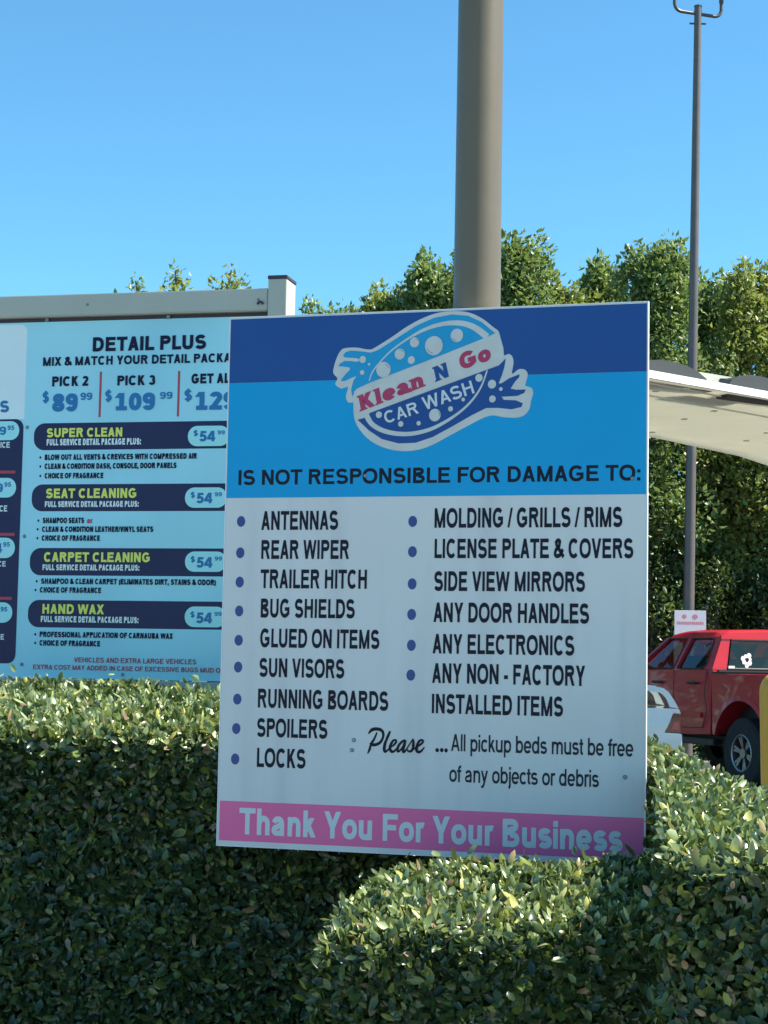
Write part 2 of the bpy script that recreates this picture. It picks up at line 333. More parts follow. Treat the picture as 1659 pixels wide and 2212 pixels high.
_m.links.new(_b.inputs['Base Color'].links[0].from_socket, _t.inputs[0]); _m.links.new(_b.outputs[0], _x.inputs[1]); _m.links.new(_t.outputs[0], _x.inputs[2]); _m.links.new(_x.outputs[0], _m.nodes['Material Output'].inputs[0])
M['white_trim'] = mat('white_trim', (.82, .82, .80), .4, noise=.03)
M['grey_cover'] = mat('grey_cover', (.030, .031, .029), .6, noise=.08, scale=3)
M['seam'] = mat('canopy_seam', (0.713, 0.679, 0.575), .8)
M['red_paint'] = mat('red_car_paint', (0.468, 0.013, 0.026), .32, noise=.04, scale=3, spec=.4, coat=.35)
M['chrome'] = mat('chrome', (.7, .7, .7), .15, metal=1)
M['alloy'] = mat('alloy', (.30, .30, .29), .35, metal=.8)
M['rubber'] = mat('rubber', (.02, .02, .02), .85, noise=.2, bump=.3, bscale=60)
M['black_trim'] = mat('black_trim', (.018, .018, .018), .5)
M['interior'] = mat('car_interior', (.04, .04, .042), .8)
M['white_paint'] = mat('white_car_paint', (.78, .79, .78), .3, noise=.02, coat=1)
M['tail'] = mat('tail_lamp_red', (.55, .01, .015), .15, coat=1)
M['tail_dark'] = mat('tail_lamp_dark', (.14, .008, .012), .15, coat=1)
M['yellow'] = mat('safety_yellow', (0.880, 0.370, 0.006), .4, noise=.06, scale=8)
M['bark'] = mat('bark', (.10, .075, .055), .9, noise=.4, scale=20, bump=.7, bscale=30)
M['light_block'] = mat('twig_light_block', (.022, .022, .012), .95, noise=.5, scale=30, bump=.5)
M['sticker'] = mat('sticker_white', (.75, .78, .8), .5)
def glass(name, tint, mixf):
    m = bpy.data.materials.new(name); m.use_nodes = True; n = m.node_tree; L = n.links.new
    for q in list(n.nodes):
        if q.type != 'OUTPUT_MATERIAL': n.nodes.remove(q)
    t = n.nodes.new('ShaderNodeBsdfTransparent'); t.inputs[0].default_value = (*tint, 1)
    g = n.nodes.new('ShaderNodeBsdfGlossy'); g.inputs['Roughness'].default_value = .02; g.inputs[0].default_value = (.9, .95, 1, 1)
    f = n.nodes.new('ShaderNodeFresnel'); ge = n.nodes.new('ShaderNodeNewGeometry'); mr = n.nodes.new('ShaderNodeMapRange'); mr.inputs[3].default_value = 1.5; mr.inputs[4].default_value = 1 / 1.5; L(ge.outputs['Backfacing'], mr.inputs[0]); L(mr.outputs[0], f.inputs[0])
    a = n.nodes.new('ShaderNodeMath'); a.operation = 'ADD'; a.inputs[1].default_value = mixf; L(f.outputs[0], a.inputs[0])
    x = n.nodes.new('ShaderNodeMixShader'); L(a.outputs[0], x.inputs[0]); L(t.outputs[0], x.inputs[1]); L(g.outputs[0], x.inputs[2])
    L(x.outputs[0], n.nodes['Material Output'].inputs[0]); return m
M['glass'] = glass('tinted_glass', (.40, .45, .43), .0)
M['hedge_leaf'] = leafmat('hedge_leaf', [(0, (.018, .036, .016)), (.35, (.034, .062, .022)), (.7, (.060, .098, .030)), (.9, (.12, .17, .045)), (.975, (.20, .24, .04)), (.985, (.24, .16, .09)), (1, (.30, .22, .14))], .30, .22, .6)
M['sunlit_leaf'] = leafmat('sunlit_leaf', [(0, (.045, .08, .03)), (.25, (.12, .175, .065)), (.55, (.27, .33, .14)), (.82, (.44, .50, .24)), (.93, (.55, .52, .14)), (.98, (.34, .22, .13))], .33, .25, .8)  # paler copy of the hedge leaf, with sunlight put into the colour
M['tree_leaf'] = leafmat('tree_leaf', [(0, (.07, .125, .05)), (.5, (.15, .225, .075)), (.85, (.24, .32, .10)), (1, (.36, .40, .12))], .42, .35)
M['tree_leaf_yellow'] = leafmat('tree_leaf_yellow', [(0, (.11, .16, .045)), (.5, (.22, .27, .075)), (.85, (.33, .36, .10)), (1, (.45, .43, .12))], .42, .38)
M['shrub_leaf'] = leafmat('shrub_leaf', [(0, (.018, .04, .016)), (.6, (.035, .07, .022)), (1, (.09, .13, .035))], .4, .25)

# ------------------------------------------------------------------ ground
def sheet(name, pts, z, m): return structure(MB().add([(x, y, z) for x, y in pts], [tuple(range(len(pts)))]).obj(name, m, fix=False))
sheet('ground', [(-600, -600), (600, -600), (600, 600), (-600, 600)], -.12, M['grass'])
sheet('parking_lot', [(-60, -20), (60, -20), (60, 27.1), (-60, 27.1)], -.008, M['asphalt'])
sheet('bounce_lane', [(-60, -20), (60, -20), (60, 3.4), (-60, 3.4)], -.004, M['lot'])  # unseen pale paving, added to bounce warm sun onto the shaded sign faces
structure(MB().box((-3.4, 3.75, -.02), (4.6, 7.6, .10)).obj('planting_bed', M['soil']))
kb = thing('kerb', 'pale concrete kerb running round the hedge planting bed', 'kerb', (0, 0, 0))
for a, b in (((-3.55, 3.6), (4.75, 3.75)), ((-3.55, 7.6), (4.75, 7.75)), ((-3.55, 3.75), (-3.4, 7.6)), ((4.6, 3.75), (4.75, 7.6))):
    MB().box((a[0], a[1], -.02), (b[0], b[1], .13)).obj('kerb_stone', M['concrete'], kb, bevel=.02)
k2 = thing('kerb', 'far concrete kerb along the back of the lot under the trees', 'kerb', (0, 0, 0))
for i in range(30): MB().box((-45 + i * 3 + .01, 27.1, -.02), (-42 + i * 3 - .01, 27.26, .12)).obj('kerb_stone', M['concrete'], k2, bevel=.02)

# ------------------------------------------------------------------ big taupe pole behind the sign
SY = -0.2879; SC = Vector((.1275, 5.0544, 1.6939)); SW, SH = 1.22, 1.5227
su = Vector((math.cos(SY), math.sin(SY), 0)); sn = Vector((math.sin(SY), -math.cos(SY), 0))
SF = Face(SC, SY)
uc = SF(1029, 668)[0]
pp = SC + su * uc - sn * (.070 + .006 + .012)
_q = atY(1030, 668, pp.y); pp.x = _q.x
pole = thing('tall_pole', 'thick taupe painted steel pole rising behind the car wash sign', 'pole', (pp.x, pp.y, 0))
MB().tube([(0, 0, .10), (0, 0, 1.4), (0, 0, 3.3), (0, 0, 8.5)], [.071, .0695, .066, .056], 64).obj('pole_shaft', M['pole'], pole, smooth='a')
MB().tube([(0, 0, .10), (0, 0, .13)], .16, 24).obj('base_plate', M['pole'], pole)
MB().tube([(0, 0, 8.5), (0, 0, 8.53)], .06, 24).obj('cap', M['cap'], pole)
MB().tube([(0, 0, 8.2), (.5, 0, 8.45), (1.1, 0, 8.5)], .025, 12).obj('lamp_arm', M['pole'], pole, smooth='a')
MB().box((.9, -.15, 8.44), (1.5, .15, 8.56)).obj('lamp_head', M['pole'], pole, bevel=.02)

# ------------------------------------------------------------------ the main sign
sign = thing('car_wash_sign', 'large white and blue car wash notice with round logo and damage list', 'sign', SC, SY)
T = .006
MB().box((-SW / 2, -T, -SH / 2), (SW / 2, T, SH / 2)).obj('sign_panel', M['white_print'], sign)
for a, b in (((SW / 2 + .0004, -T - .001, -SH / 2), (SW / 2 + .0035, T + .001, SH / 2)), ((-SW / 2 - .003, -T - .001, -SH / 2), (-SW / 2 - .0004, T + .001, SH / 2)),
             ((-SW / 2 - .003, -T - .001, SH / 2 + .0004), (SW / 2 + .0035, T + .001, SH / 2 + .003)), ((-SW / 2 - .003, -T - .001, -SH / 2 - .003), (SW / 2 + .0035, T + .001, -SH / 2 - .0004))):
    MB().box(a, b).obj('edge_trim', M['edge_alu'], sign)
def rect(mb, u0, v0, u1, v1, y): mb.keep = True; return mb.add([(u0, y, v0), (u1, y, v0), (u1, y, v1), (u0, y, v1)], [(0, 1, 2, 3)])
Y0 = -T
v1 = (SF(499, 832)[1] + SF(1400, 799)[1]) / 2; v2 = (SF(497, 1080)[1] + SF(1400, 1064)[1]) / 2; v3 = (SF(480, 1730)[1] + SF(1393, 1766)[1]) / 2
rect(MB(), -SW / 2 + .001, v1, SW / 2 - .001, SH / 2 - .003, Y0 - .0004).obj('navy_band', M['navy'], sign, fix=False)
rect(MB(), -SW / 2 + .001, v2, SW / 2 - .001, v1 - .0002, Y0 - .0004).obj('blue_band', M['blue'], sign, fix=False)
rect(MB(), -SW / 2 + .005, -SH / 2 + .013, SW / 2 - .002, v3, Y0 - .0004).obj('pink_band', M['pink'], sign, fix=False)
# tiny rail under the sheet and its fixings
MB().box((-SW / 2 + .02, T + .0005, -SH / 2 + .02), (SW / 2 - .02, T + .012, -SH / 2 + .05)).obj('back_rail', M['edge_alu'], sign)
MB().box((-SW / 2 + .02, T + .0005, SH / 2 - .09), (SW / 2 - .02, T + .012, SH / 2 - .06)).obj('back_rail', M['edge_alu'], sign)
c4 = lambda x, y: ((850 + x / .948) / 1.8228, (1750 + y / .948) / 1.8228)
c5 = lambda x, y: ((840 + x / .9426) / 1.8228, (2600 + y / .9426) / 1.8228)
c1 = lambda x, y: ((1240 + x / 1.8033) / 1.8228, (1180 + y / 1.8033) / 1.8228)
def line(face, s, cv, x0, yb, x1, top, m, parent, w=.16, y=None, track=0, name='lettering', ref=None, yb1=None):
    a = face(*cv(x0, yb)); b = face(*cv(x1, yb1 if yb1 is not None else yb)); t = face(*cv(x0, top))
    mb = MB(); text(mb, s, a, b[0] - a[0], t[1] - a[1], w, y if y is not None else Y0 - .0007, track=-.035, ref=ref)
    return mb.obj(name, m, parent, fix=False)
line(SF, 'IS NOT RESPONSIBLE FOR DAMAGE TO:', c4, 82, 153, 1592, 97, M['ink'], sign, .205)
for s, x, yb, x1, h in (('ANTENNAS', 170, 320, 461, 70), ('REAR WIPER', 168, 428, 502, 70), ('TRAILER HITCH', 168, 537, 570, 70), ('BUG SHIELDS', 166, 646, 523, 70), ('GLUED ON ITEMS', 165, 757, 615, 70), ('SUN VISORS', 162, 867, 484, 70)):
    line(SF, s, c4, x, yb, x1, yb - h, M['ink'], sign, .168)
for s, x, yb, x1, h in (('RUNNING BOARDS', 164, 175, 654, 70), ('SPOILERS', 162, 283, 428, 69), ('LOCKS', 160, 395, 347, 71), ('INSTALLED ITEMS', 809, 196, 1302, 72)):
    line(SF, s, c5, x, yb, x1, yb - h, M['ink'], sign, .168)
for s, x, yb, x1, h in (('MOLDING / GRILLS / RIMS', 814, 312, 1521, 73), ('LICENSE PLATE & COVERS', 814, 425, 1562, 72), ('SIDE VIEW MIRRORS', 814, 547, 1382, 73), ('ANY DOOR HANDLES', 812, 663, 1397, 73), ('ANY ELECTRONICS', 809, 780, 1342, 73), ('ANY NON - FACTORY', 807, 890, 1382, 74)):
    line(SF, s, c4, x, yb, x1, yb - h, M['ink'], sign, .168)
line(SF, 'All pickup beds must be free', c5, 882, 336, 1562, 273, M['ink_soft'], sign, .13)
line(SF, 'of any objects or debris', c5, 876, 450, 1434, 388, M['ink_soft'], sign, .13)
line(SF, 'Thank You For Your Business', c5, 96, 644, 1524, 546, M['letter_white'], sign, .20)
mb = MB()
for x, y in ((97, 288), (94, 405), (92, 514), (90, 622), (88, 731), (86, 831), (737, 288), (736, 401), (735, 521), (733, 635), (732, 750), (730, 861)):
    u, v = SF(*c4(x, y)); disc(MB(), u, v, .0128, .0158, Y0 - .0006).obj('bullet', M['bullet'], sign, fix=False)
for x, y in ((92, 144), (88, 253), (84, 366)):
    u, v = SF(*c5(x, y)); disc(MB(), u, v, .0128, .0158, Y0 - .0006).obj('bullet', M['bullet'], sign, fix=False)
for x, y in ((833, 333), (850, 333), (866, 334)):
    u, v = SF(*c5(x, y)); disc(mb, u, v, .0052, .0058, Y0 - .0006)
mb.obj('ellipsis', M['ink'], sign, fix=False)
cp = lambda x, y: ((1390 + x / 5.027) / 1.8228, (2820 + y / 5.027) / 1.8228)
mb = MB(); px = 1 / 5.027 / 1.8228 * 5.05 / FOC
for k, st in enumerate(([(318, 352, 14), (350, 305, 38), (400, 262, 52), (470, 252, 52), (545, 262, 50), (598, 305, 44), (612, 380, 40), (590, 460, 38), (540, 525, 44), (460, 562, 48), (390, 560, 48), (345, 530, 22)],
           [(488, 318, 22), (455, 400, 30), (430, 455, 34), (390, 520, 40), (358, 590, 36), (340, 660, 38), (302, 738, 18)],
           [(742, 290, 22), (738, 330, 30), (705, 420, 24), (660, 500, 40), (638, 580, 46), (632, 660, 48), (652, 700, 40), (700, 668, 26), (735, 630, 20)],
           [(650, 520, 26), (690, 400, 26), (742, 295, 20)],
           [(755, 610, 22), (820, 570, 28), (866, 505, 34), (850, 468, 28), (800, 490, 36), (758, 570, 42), (745, 650, 46), (780, 698, 44), (830, 690, 32), (880, 630, 20)],
           [(1050, 480, 36), (1000, 490, 36), (930, 560, 38), (895, 640, 40), (900, 695, 36), (940, 680, 28), (1000, 600, 24), (1050, 490, 22)],
           [(1052, 470, 36), (1030, 560, 44), (1005, 650, 46), (1015, 705, 42), (1060, 670, 26), (1110, 590, 20), (1200, 445, 18)],
           [(1200, 445, 20), (1208, 530, 42), (1200, 630, 40), (1160, 692, 36), (1110, 690, 30), (1085, 660, 20)],
           [(1180, 680, 20), (1270, 610, 24), (1350, 560, 30), (1398, 500, 34), (1372, 468, 30), (1320, 500, 38), (1280, 590, 44), (1272, 670, 46), (1310, 710, 42), (1370, 680, 32), (1428, 608, 18)])):
    sp = smooth_open(st, 5); q = []
    for x, y, w_ in sp: u, v = SF(*cp(x, y)); q.append((u, v, w_ * px))
    q = [(a_, b_, c_ * 1.3) for a_, b_, c_ in q]; flatrib(mb, q, Y0 - .0006 - k * .00012)
mb.obj('script_lettering', M['ink'], sign, fix=False)
for c, x, y in ((c5, 524, 296), (c5, 517, 333), (c5, 1529, 433), (c4, 1556, 128), (c4, 560, 118)):
    u, v = SF(*c(x, y)); MB().tube([(u, Y0 - .0012, v), (u, Y0 - .004, v)], [.0062, .004], 10).obj('screw', M['screw'], sign)
for x in (1215, 1300, 1480):
    u, v = SF((x / 1.106 + 0) / 1.8228, 1834); MB().tube([(u, -T + .002, -SH / 2 - .003), (u, -T + .002, -SH / 2 - .010)], [.004, .002], 8).obj('rivet', M['screw'], sign)
# logo
def LP(pts): return [SF(*c1(x, y)) for x, y in pts]
lg = MB(); flatpoly(lg, LP(smooth_closed([(165, 405), (185, 370), (215, 348), (300, 343), (390, 357), (440, 338), (560, 262), (660, 193), (780, 130), (900, 92), (1020, 85), (1110, 98), (1200, 142), (1270, 198), (1308, 228), (1325, 285), (1342, 345), (1348, 398), (1378, 388), (1404, 405), (1414, 450), (1404, 528), (1450, 497), (1495, 500), (1515, 535), (1502, 590), (1500, 615), (1540, 628), (1553, 665), (1537, 725), (1528, 775), (1490, 822), (1430, 840), (1340, 836), (1270, 824), (1200, 842), (1080, 903), (960, 968), (840, 1032), (740, 1067), (620, 1077), (500, 1054), (400, 1004), (330, 934), (290, 862), (278, 790), (277, 735), (243, 732), (225, 690), (240, 622), (192, 634), (150, 602), (165, 562), (135, 522), (145, 462)], 4)), Y0 - .0009)
logo = lg.obj('logo', M['logo_white'], sign, fix=False)
cy = MB(); flatpoly(cy, LP([(205, 400), (222, 376), (260, 364), (330, 369), (400, 379), (450, 362), (520, 318), (600, 268), (720, 190), (850, 132), (980, 108), (1090, 117), (1190, 163), (1250, 213), (1284, 241), (1240, 262), (1190, 287), (400, 590), (300, 636), (284, 668), (270, 692), (262, 640), (278, 580), (300, 545), (262, 560), (215, 582), (188, 580), (200, 560), (222, 532), (254, 500), (252, 484), (200, 478), (172, 474), (184, 455), (215, 438), (260, 438), (305, 445), (330, 430), (300, 418), (250, 416), (215, 412)]), Y0 - .0012)
cy.obj('logo_upper_half', M['logo_cyan'], logo, fix=False)
ny = MB(); flatpoly(ny, LP([(308, 855), (352, 843), (395, 806), (1240, 495), (1310, 470), (1340, 440), (1359, 418), (1350, 480), (1330, 545), (1308, 598), (1330, 596), (1385, 560), (1458, 532), (1455, 552), (1425, 585), (1393, 634), (1430, 642), (1502, 640), (1490, 665), (1440, 686), (1330, 692), (1345, 714), (1430, 717), (1480, 738), (1470, 765), (1400, 781), (1300, 771), (1220, 772), (1120, 822), (980, 902), (840, 978), (720, 1018), (600, 1023), (480, 992), (390, 932), (340, 885)]), Y0 - .0012)
ny.obj('logo_lower_half', M['navy'], logo, fix=False)
pw = 3.94e-4
ar = MB()
q = [(*SF(*c1(x, y)), w_ * pw) for x, y, w_ in smooth_open([(1228, 268, 48), (1150, 208, 44), (1080, 178, 40), (1000, 168, 36), (900, 178, 30), (780, 217, 24), (650, 290, 14), (540, 372, 11), (460, 455, 10), (412, 520, 10), (390, 580, 9)], 5)]
flatrib(ar, q, Y0 - .0016); ar.obj('logo_arc', M['logo_white'], logo, fix=False); ar = MB()
q = [(*SF(*c1(x, y)), w_ * pw) for x, y, w_ in smooth_open([(368, 818, 42), (410, 885, 36), (490, 932, 34), (600, 955, 32), (720, 950, 30), (850, 912, 26), (990, 832, 20), (1100, 740, 16), (1180, 630, 13), (1228, 505, 11)], 5)]
flatrib(ar, q, Y0 - .00165); ar.obj('logo_arc', M['logo_white'], logo, fix=False)

bn = MB(); flatpoly(bn, LP([(285, 655), (300, 640), (1290, 243), (1310, 240), (1326, 290), (1342, 350), (1347, 400), (1340, 440), (1310, 466), (398, 806), (350, 840), (300, 850), (284, 800), (278, 735)]), Y0 - .0020)
bn.obj('logo_banner', M['logo_white'], logo, fix=False)
for x, y, r in ((1013, 257, 46), (850, 330, 66), (713, 306, 35), (608, 390, 38), (690, 432, 27), (492, 500, 54), (345, 428, 25), (390, 462, 9), (342, 520, 17), (460, 820, 23), (615, 885, 20), (742, 880, 16), (857, 822, 43), (968, 778, 18), (1058, 712, 13), (1170, 558, 27), (1262, 603, 30), (1325, 638, 13), (1265, 708, 24)):
    u, v = SF(*c1(x, y)); o = disc(MB(), u, v, r * pw, r * pw * 1.06, Y0 - .0024).obj('bubble', M['logo_white'], logo, fix=False)
sh = MB()
for x, y, r, a0 in ((850, 330, 54, 200), (1013, 257, 38, 205), (492, 500, 42, 10), (857, 822, 36, -10), (713, 306, 30, 10), (608, 390, 30, 30)):
    u, v = SF(*c1(x, y)); sh = MB(); flatrib(sh, [(u + r * pw * math.cos(R(a0 + k * 8)), v + r * pw * math.sin(R(a0 + k * 8)), 4 * pw) for k in range(9)], Y0 - .0028); sh.obj('bubble_line', M['bubble_line'], logo, fix=False)
def slant(x0, y0, x1, y1, cap, s, m, w, serif, shear=0, name='logo_lettering', yy=-.0025):
    a = SF(*c1(x0, y0)); b = SF(*c1(x1, y1)); L = math.hypot(b[0] - a[0], b[1] - a[1]); e = ((b[0] - a[0]) / L, (b[1] - a[1]) / L)
    mb = MB(); text(mb, s, (0, 0), L, cap * pw, w, Y0 + yy, serif, warp=lambda p, q: (a[0] + e[0] * (p + shear * q) - e[1] * q * .96, a[1] + e[1] * (p + shear * q) + e[0] * q * .96), track=-.03)
    mb.obj(name, m, logo, fix=False)
slant(322, 800, 800, 612, 120, 'Klean', M['logo_red'], .265, True, .12)
slant(858, 590, 968, 545, 112, 'N', M['navy'], .25, True, .12)
slant(1032, 508, 1265, 428, 124, 'Go', M['logo_red'], .28, False, .12)
slant(505, 886, 752, 806, 92, 'CAR', M['letter_white'], .18, False, .0, yy=-.0028)
slant(782, 790, 1150, 662, 100, 'WASH', M['letter_white'], .18, False, .0, yy=-.0028)

# ------------------------------------------------------------------ menu board
MY = -.23246; MO = Vector((-.4, 6.8, 0)); MF = Face(MO, MY); MP = Face(MO + Vector((-math.sin(MY), math.cos(MY), 0)) * .029, MY)   # front plane of the frame, and the recessed printed panel
menu = thing('menu_board', 'pale blue detail price menu board in a cream steel frame behind the left hedge', 'menu board', MO, MY)
d2 = lambda x, y: (x / 1.746 / 1.8228, (1200 + y / 1.746) / 1.8228)
d3 = lambda x, y: (x / 1.746 / 1.8228, (2000 + y / 1.746) / 1.8228)
uR = MF(578.5, 650)[0]; uR2 = MF(618, 650)[0]; zt = 2.884; zb = 2.797; zl = 1.380; uL = -2.75
pt = MF(600, 600)[1]
pd = .125
MB().box((uR, -.0, .0), (uR2, pd, pt - .004)).obj('post', M['cream'], menu, bevel=.002)
MB().box((uR - .002, -.003, pt - .004), (uR2 + .003, pd + .003, pt + .010)).obj('post_cap', M['cap'], menu, bevel=.002)
MB().box((uL - .07, -.0, .0), (uL, pd, pt - .004)).obj('post', M['cream'], menu, bevel=.002)
MB().box((uL - .073, -.003, pt - .004), (uL + .002, pd + .003, pt + .010)).obj('post_cap', M['cap'], menu, bevel=.002)
MB().box((uL + .001, .004, zb), (uR - .001, .09, zt)).obj('top_beam', M['cream'], menu, bevel=.004)
MB().box((uL + .001, .012, zl - .075), (uR - .001, .08, zl - .004)).obj('bottom_rail', M['cream'], menu, bevel=.003)
MB().box((uL + .001, .035, zb - .014), (uR - .001, .06, zb - .0005)).obj('shadow_gap', M['cap'], menu)
MB().box((uL + .004, .030, zl), (uR - .004, .055, zb - .016)).obj('panel', M['m_panel'], menu)
PY = .030
a = MF(562.7, 656); MB().tube([(a[0] + .010 * math.cos(t), -.004, a[1] - .003 + .010 * math.sin(t)) for t in np.linspace(0, math.pi, 9)], .0045, 8).obj('cable_hook', M['cap'], menu)
for u_ in (-2.2, -1.5, -.8, -.1):
    if uL < u_ < uR: MB().tube([(u_, .0035, (zt + zb) / 2), (u_, .001, (zt + zb) / 2)], [.006, .004], 8).obj('screw', M['screw'], menu)
for x, y in ((325, 100), (1160, 80)):
    a = MP(*d2(x, y)); MB().box((a[0] - .007, PY - .006, a[1] - .01), (a[0] + .007, PY - .0008, a[1] + .004)).obj('clip', M['screw'], menu)
for cv, x, y in ((d2, 187, 843), (d3, 168, 195), (d3, 150, 1075), (d3, 843, 1147)):
    a = MP(*cv(x, y)); MB().tube([(a[0], PY - .0009, a[1]), (a[0], PY - .004, a[1])], [.0075, .005], 8).obj('screw', M['screw'], menu)
def rrect(u0, v0, u1, v1, r, corners='abcd', n=6):
    out = []
    for key, cx, cy, a in (('a', u1, v0, -90), ('b', u1, v1, 0), ('c', u0, v1, 90), ('d', u0, v0, 180)):
        if key in corners:
            x = cx - r if cx == u1 else cx + r; y = cy + r if cy == v0 else cy - r
            out += [(x + r * math.cos(R(a + 90 * k / n)), y + r * math.sin(R(a + 90 * k / n))) for k in range(n + 1)]
        else: out.append((cx, cy))
    return out
# left sheet of the menu
a = MP(*d2(190, 135)); b = MP(*d2(165, 785)); 
flatpoly(MB(), rrect(uL + .05, b[1], a[0], a[1], .03, 'b'), PY - .0005).obj('pale_field', M['m_white'], menu, fix=False)
e = MP(*d3(110, 1070)); nv0 = e[1]; nR = MP(*d2(163, 800))[0]
flatpoly(MB(), rrect(uL + .05, nv0, nR, b[1], .035, 'ab'), PY - .0010).obj('navy_field', M['m_navy'], menu, fix=False)
lm_ = lambda s, cv, x0, yb, x1, top, m, w=.2, y=PY - .002, **k: line(MP, s, cv, x0, yb, x1, top, m, menu, w, y, **k)
lm_('S', d2, -6, 740, 66, 660, M['m_blue'], .24)
for cv, y0, y1_, xr, tx in ((d2, 800, 930, 130, '9'), (d2, 1190, 1325, 108, '9'), (d3, 205, 345, 100, '4'), (d3, 650, 790, 82, '9')):
    p = MP(*cv(xr, y1_)); q = MP(*cv(xr, y0)); rr = (q[1] - p[1]) / 2
    flatpoly(MB(), rrect(p[0] - .19, p[1], p[0], q[1], rr * .96), PY - .0014).obj('price_oval', M['m_oval'], menu, fix=False)
    lm_(tx, cv, xr - 138, y1_ - 35, xr - 84, y0 + 38, M['m_blue'], .22); lm_('95', cv, xr - 80, y0 + 62, xr - 30, y0 + 30, M['m_blue'], .22)
for cv, y, xr in ((d2, 1150, 105), (d3, 182, 100), (d3, 622, 80)):
    p = MP(*cv(xr, y + 10)); q = MP(*cv(xr, y - 10)); rect(MB(), p[0] - .9, p[1], p[0], q[1], PY - .0014).obj('red_line', M['m_red'], menu, fix=False)
for cv, y0, y1_, xr in ((d2, 945, 985, 70), (d2, 1380, 1422, 52), (d3, 365, 402, 42), (d3, 865, 903, 30)):
    lm_('SERVICE', cv, xr - 180, y1_, xr, y0, M['m_grey'], .2)
# right sheet: headline
lm_('DETAIL PLUS', d2, 628, 322, 1422, 225, M['m_ink'], .25, yb1=305)
lm_('MIX & MATCH YOUR DETAIL PACKAGES', d2, 290, 422, 1590, 362, M['m_ink'], .24, ref='MIX & MATCH YOUR DETAIL PACKA', yb1=400)
lm_('PICK 2', d2, 352, 562, 610, 494, M['m_ink'], .25); lm_('PICK 3', d2, 800, 556, 1071, 488, M['m_ink'], .25)
lm_('GET ALL', d2, 1312, 543, 1582, 475, M['m_ink'], .25, ref='GET AL')
for x0, yb, x1, top, s, w in ((288, 672, 338, 600, '$', .2), (352, 735, 540, 612, '89', .26), (550, 655, 637, 605, '99', .2), (718, 663, 770, 590, '$', .2), (784, 727, 1072, 608, '109', .26), (1096, 648, 1189, 600, '99', .2), (1262, 660, 1322, 585, '$', .2), (1335, 724, 1630, 600, '129', .26)):
    lm_(s, d2, x0, yb, x1, top, M['m_blue'], w)
for xa, ya, yb in ((684, 460, 772), (1223, 455, 768)):
    p = MP(*d2(xa, yb)); q = MP(*d2(xa, ya)); rect(MB(), p[0] - .0045, p[1], p[0] + .0045, q[1], PY - .001).obj('divider', M['m_red'], menu, fix=False)
bars = [(d2, 233, 815, 1000, 'SUPER CLEAN', 912, 318, 846, 62, 968, 318, 970, 44, 1290, 1580, 830, 970, 0, 2),
        (d2, 218, 1235, 1420, 'SEAT CLEANING', 1330, 312, 943, 66, 1391, 306, 955, 40, 1270, 1562, 1255, 1395, 5, 3),
        (d3, 205, 275, 463, 'CARPET CLEANING', 370, 298, 1036, 66, 428, 290, 960, 40, 1270, 1558, 300, 440, 5, 4),
        (d3, 192, 632, 820, 'HAND WAX', 726, 285, 717, 66, 784, 278, 954, 42, 1268, 1556, 680, 822, 5, 5)]
for cv, xl, y0, y1_, s, yb, x0, x1, cap, yb2, x2, x3, cap2, ox0, ox1, oy0, oy1, _, __ in bars:
    p = MP(*cv(xl, (y0 + y1_) / 2)); t = MP(*cv(xl + 60, y0)); bt = MP(*cv(xl + 60, y1_)); e = MP(*cv(1650, y0))
    flatpoly(MB(), rrect(p[0], bt[1], e[0], t[1], (t[1] - bt[1]) * .42, 'cd', 8), PY - .0006).obj('item_bar', M['m_navy'], menu, fix=False)
    lm_(s, cv, x0, yb, x1, yb - cap, M['m_yellow'], .24); lm_('FULL SERVICE DETAIL PACKAGE PLUS:', cv, x2, yb2, x3, yb2 - cap2, M['m_grey'], .24)
    p = MP(*cv(ox0, oy1)); q = MP(*cv(ox1, oy0)); p = (p[0], MP(*cv(ox1, oy1))[1])
    flatpoly(MB(), rrect(p[0], p[1], q[0], q[1], (q[1] - p[1]) * .48, n=8), PY - .0012).obj('price_oval', M['m_oval'], menu, fix=False)
    lm_('$', cv, ox0 + 38, oy0 + 72, ox0 + 72, oy0 + 34, M['m_blue'], .2); lm_('54', cv, ox0 + 76, oy1 - 30, ox0 + 192, oy0 + 38, M['m_blue'], .24); lm_('99', cv, ox0 + 204, oy0 + 62, ox0 + 258, oy0 + 34, M['m_blue'], .2)
for cv, yb, x0, x1, s, yb1 in ((d2, 1068, 305, 1355, 'BLOW OUT ALL VENTS & CREVICES WITH COMPRESSED AIR', 1062), (d2, 1130, 305, 1215, 'CLEAN & CONDITION DASH, CONSOLE, DOOR PANELS', 1130), (d2, 1195, 305, 712, 'CHOICE OF FRAGRANCE', 1195),
        (d3, 105, 292, 580, 'SHAMPOO SEATS', 105), (d3, 165, 287, 1055, 'CLEAN & CONDITION LEATHER/VINYL SEATS', 168), (d3, 226, 285, 688, 'CHOICE OF FRAGRANCE', 226),
        (d3, 522, 280, 1487, 'SHAMPOO & CLEAN CARPET (ELIMINATES DIRT, STAINS & ODOR)', 536), (d3, 582, 272, 697, 'CHOICE OF FRAGRANCE', 584), (d3, 887, 270, 1190, 'PROFESSIONAL APPLICATION OF CARNAUBA WAX', 896), (d3, 946, 270, 690, 'CHOICE OF FRAGRANCE', 950)):
    lm_(s, cv, x0, yb, x1, yb - 38, M['m_ink'], .25, yb1=yb1)
    a = MP(*cv(x0 - 28, yb - 18)); disc(MB(), a[0], a[1], .004, .005, PY - .001, 10).obj('bullet', M['m_ink'], menu, fix=False)
lm_('or', d3, 597, 106, 634, 66, M['m_red'], .26)
lm_('VEHICLES AND EXTRA LARGE VEHICLES', d3, 508, 1060, 1352, 1026, M['m_red'], .19); lm_('EXTRA COST MAY ADDED IN CASE OF EXCESSIVE BUGS MUD OR', d3, 225, 1108, 1548, 1076, M['m_red'], .19)

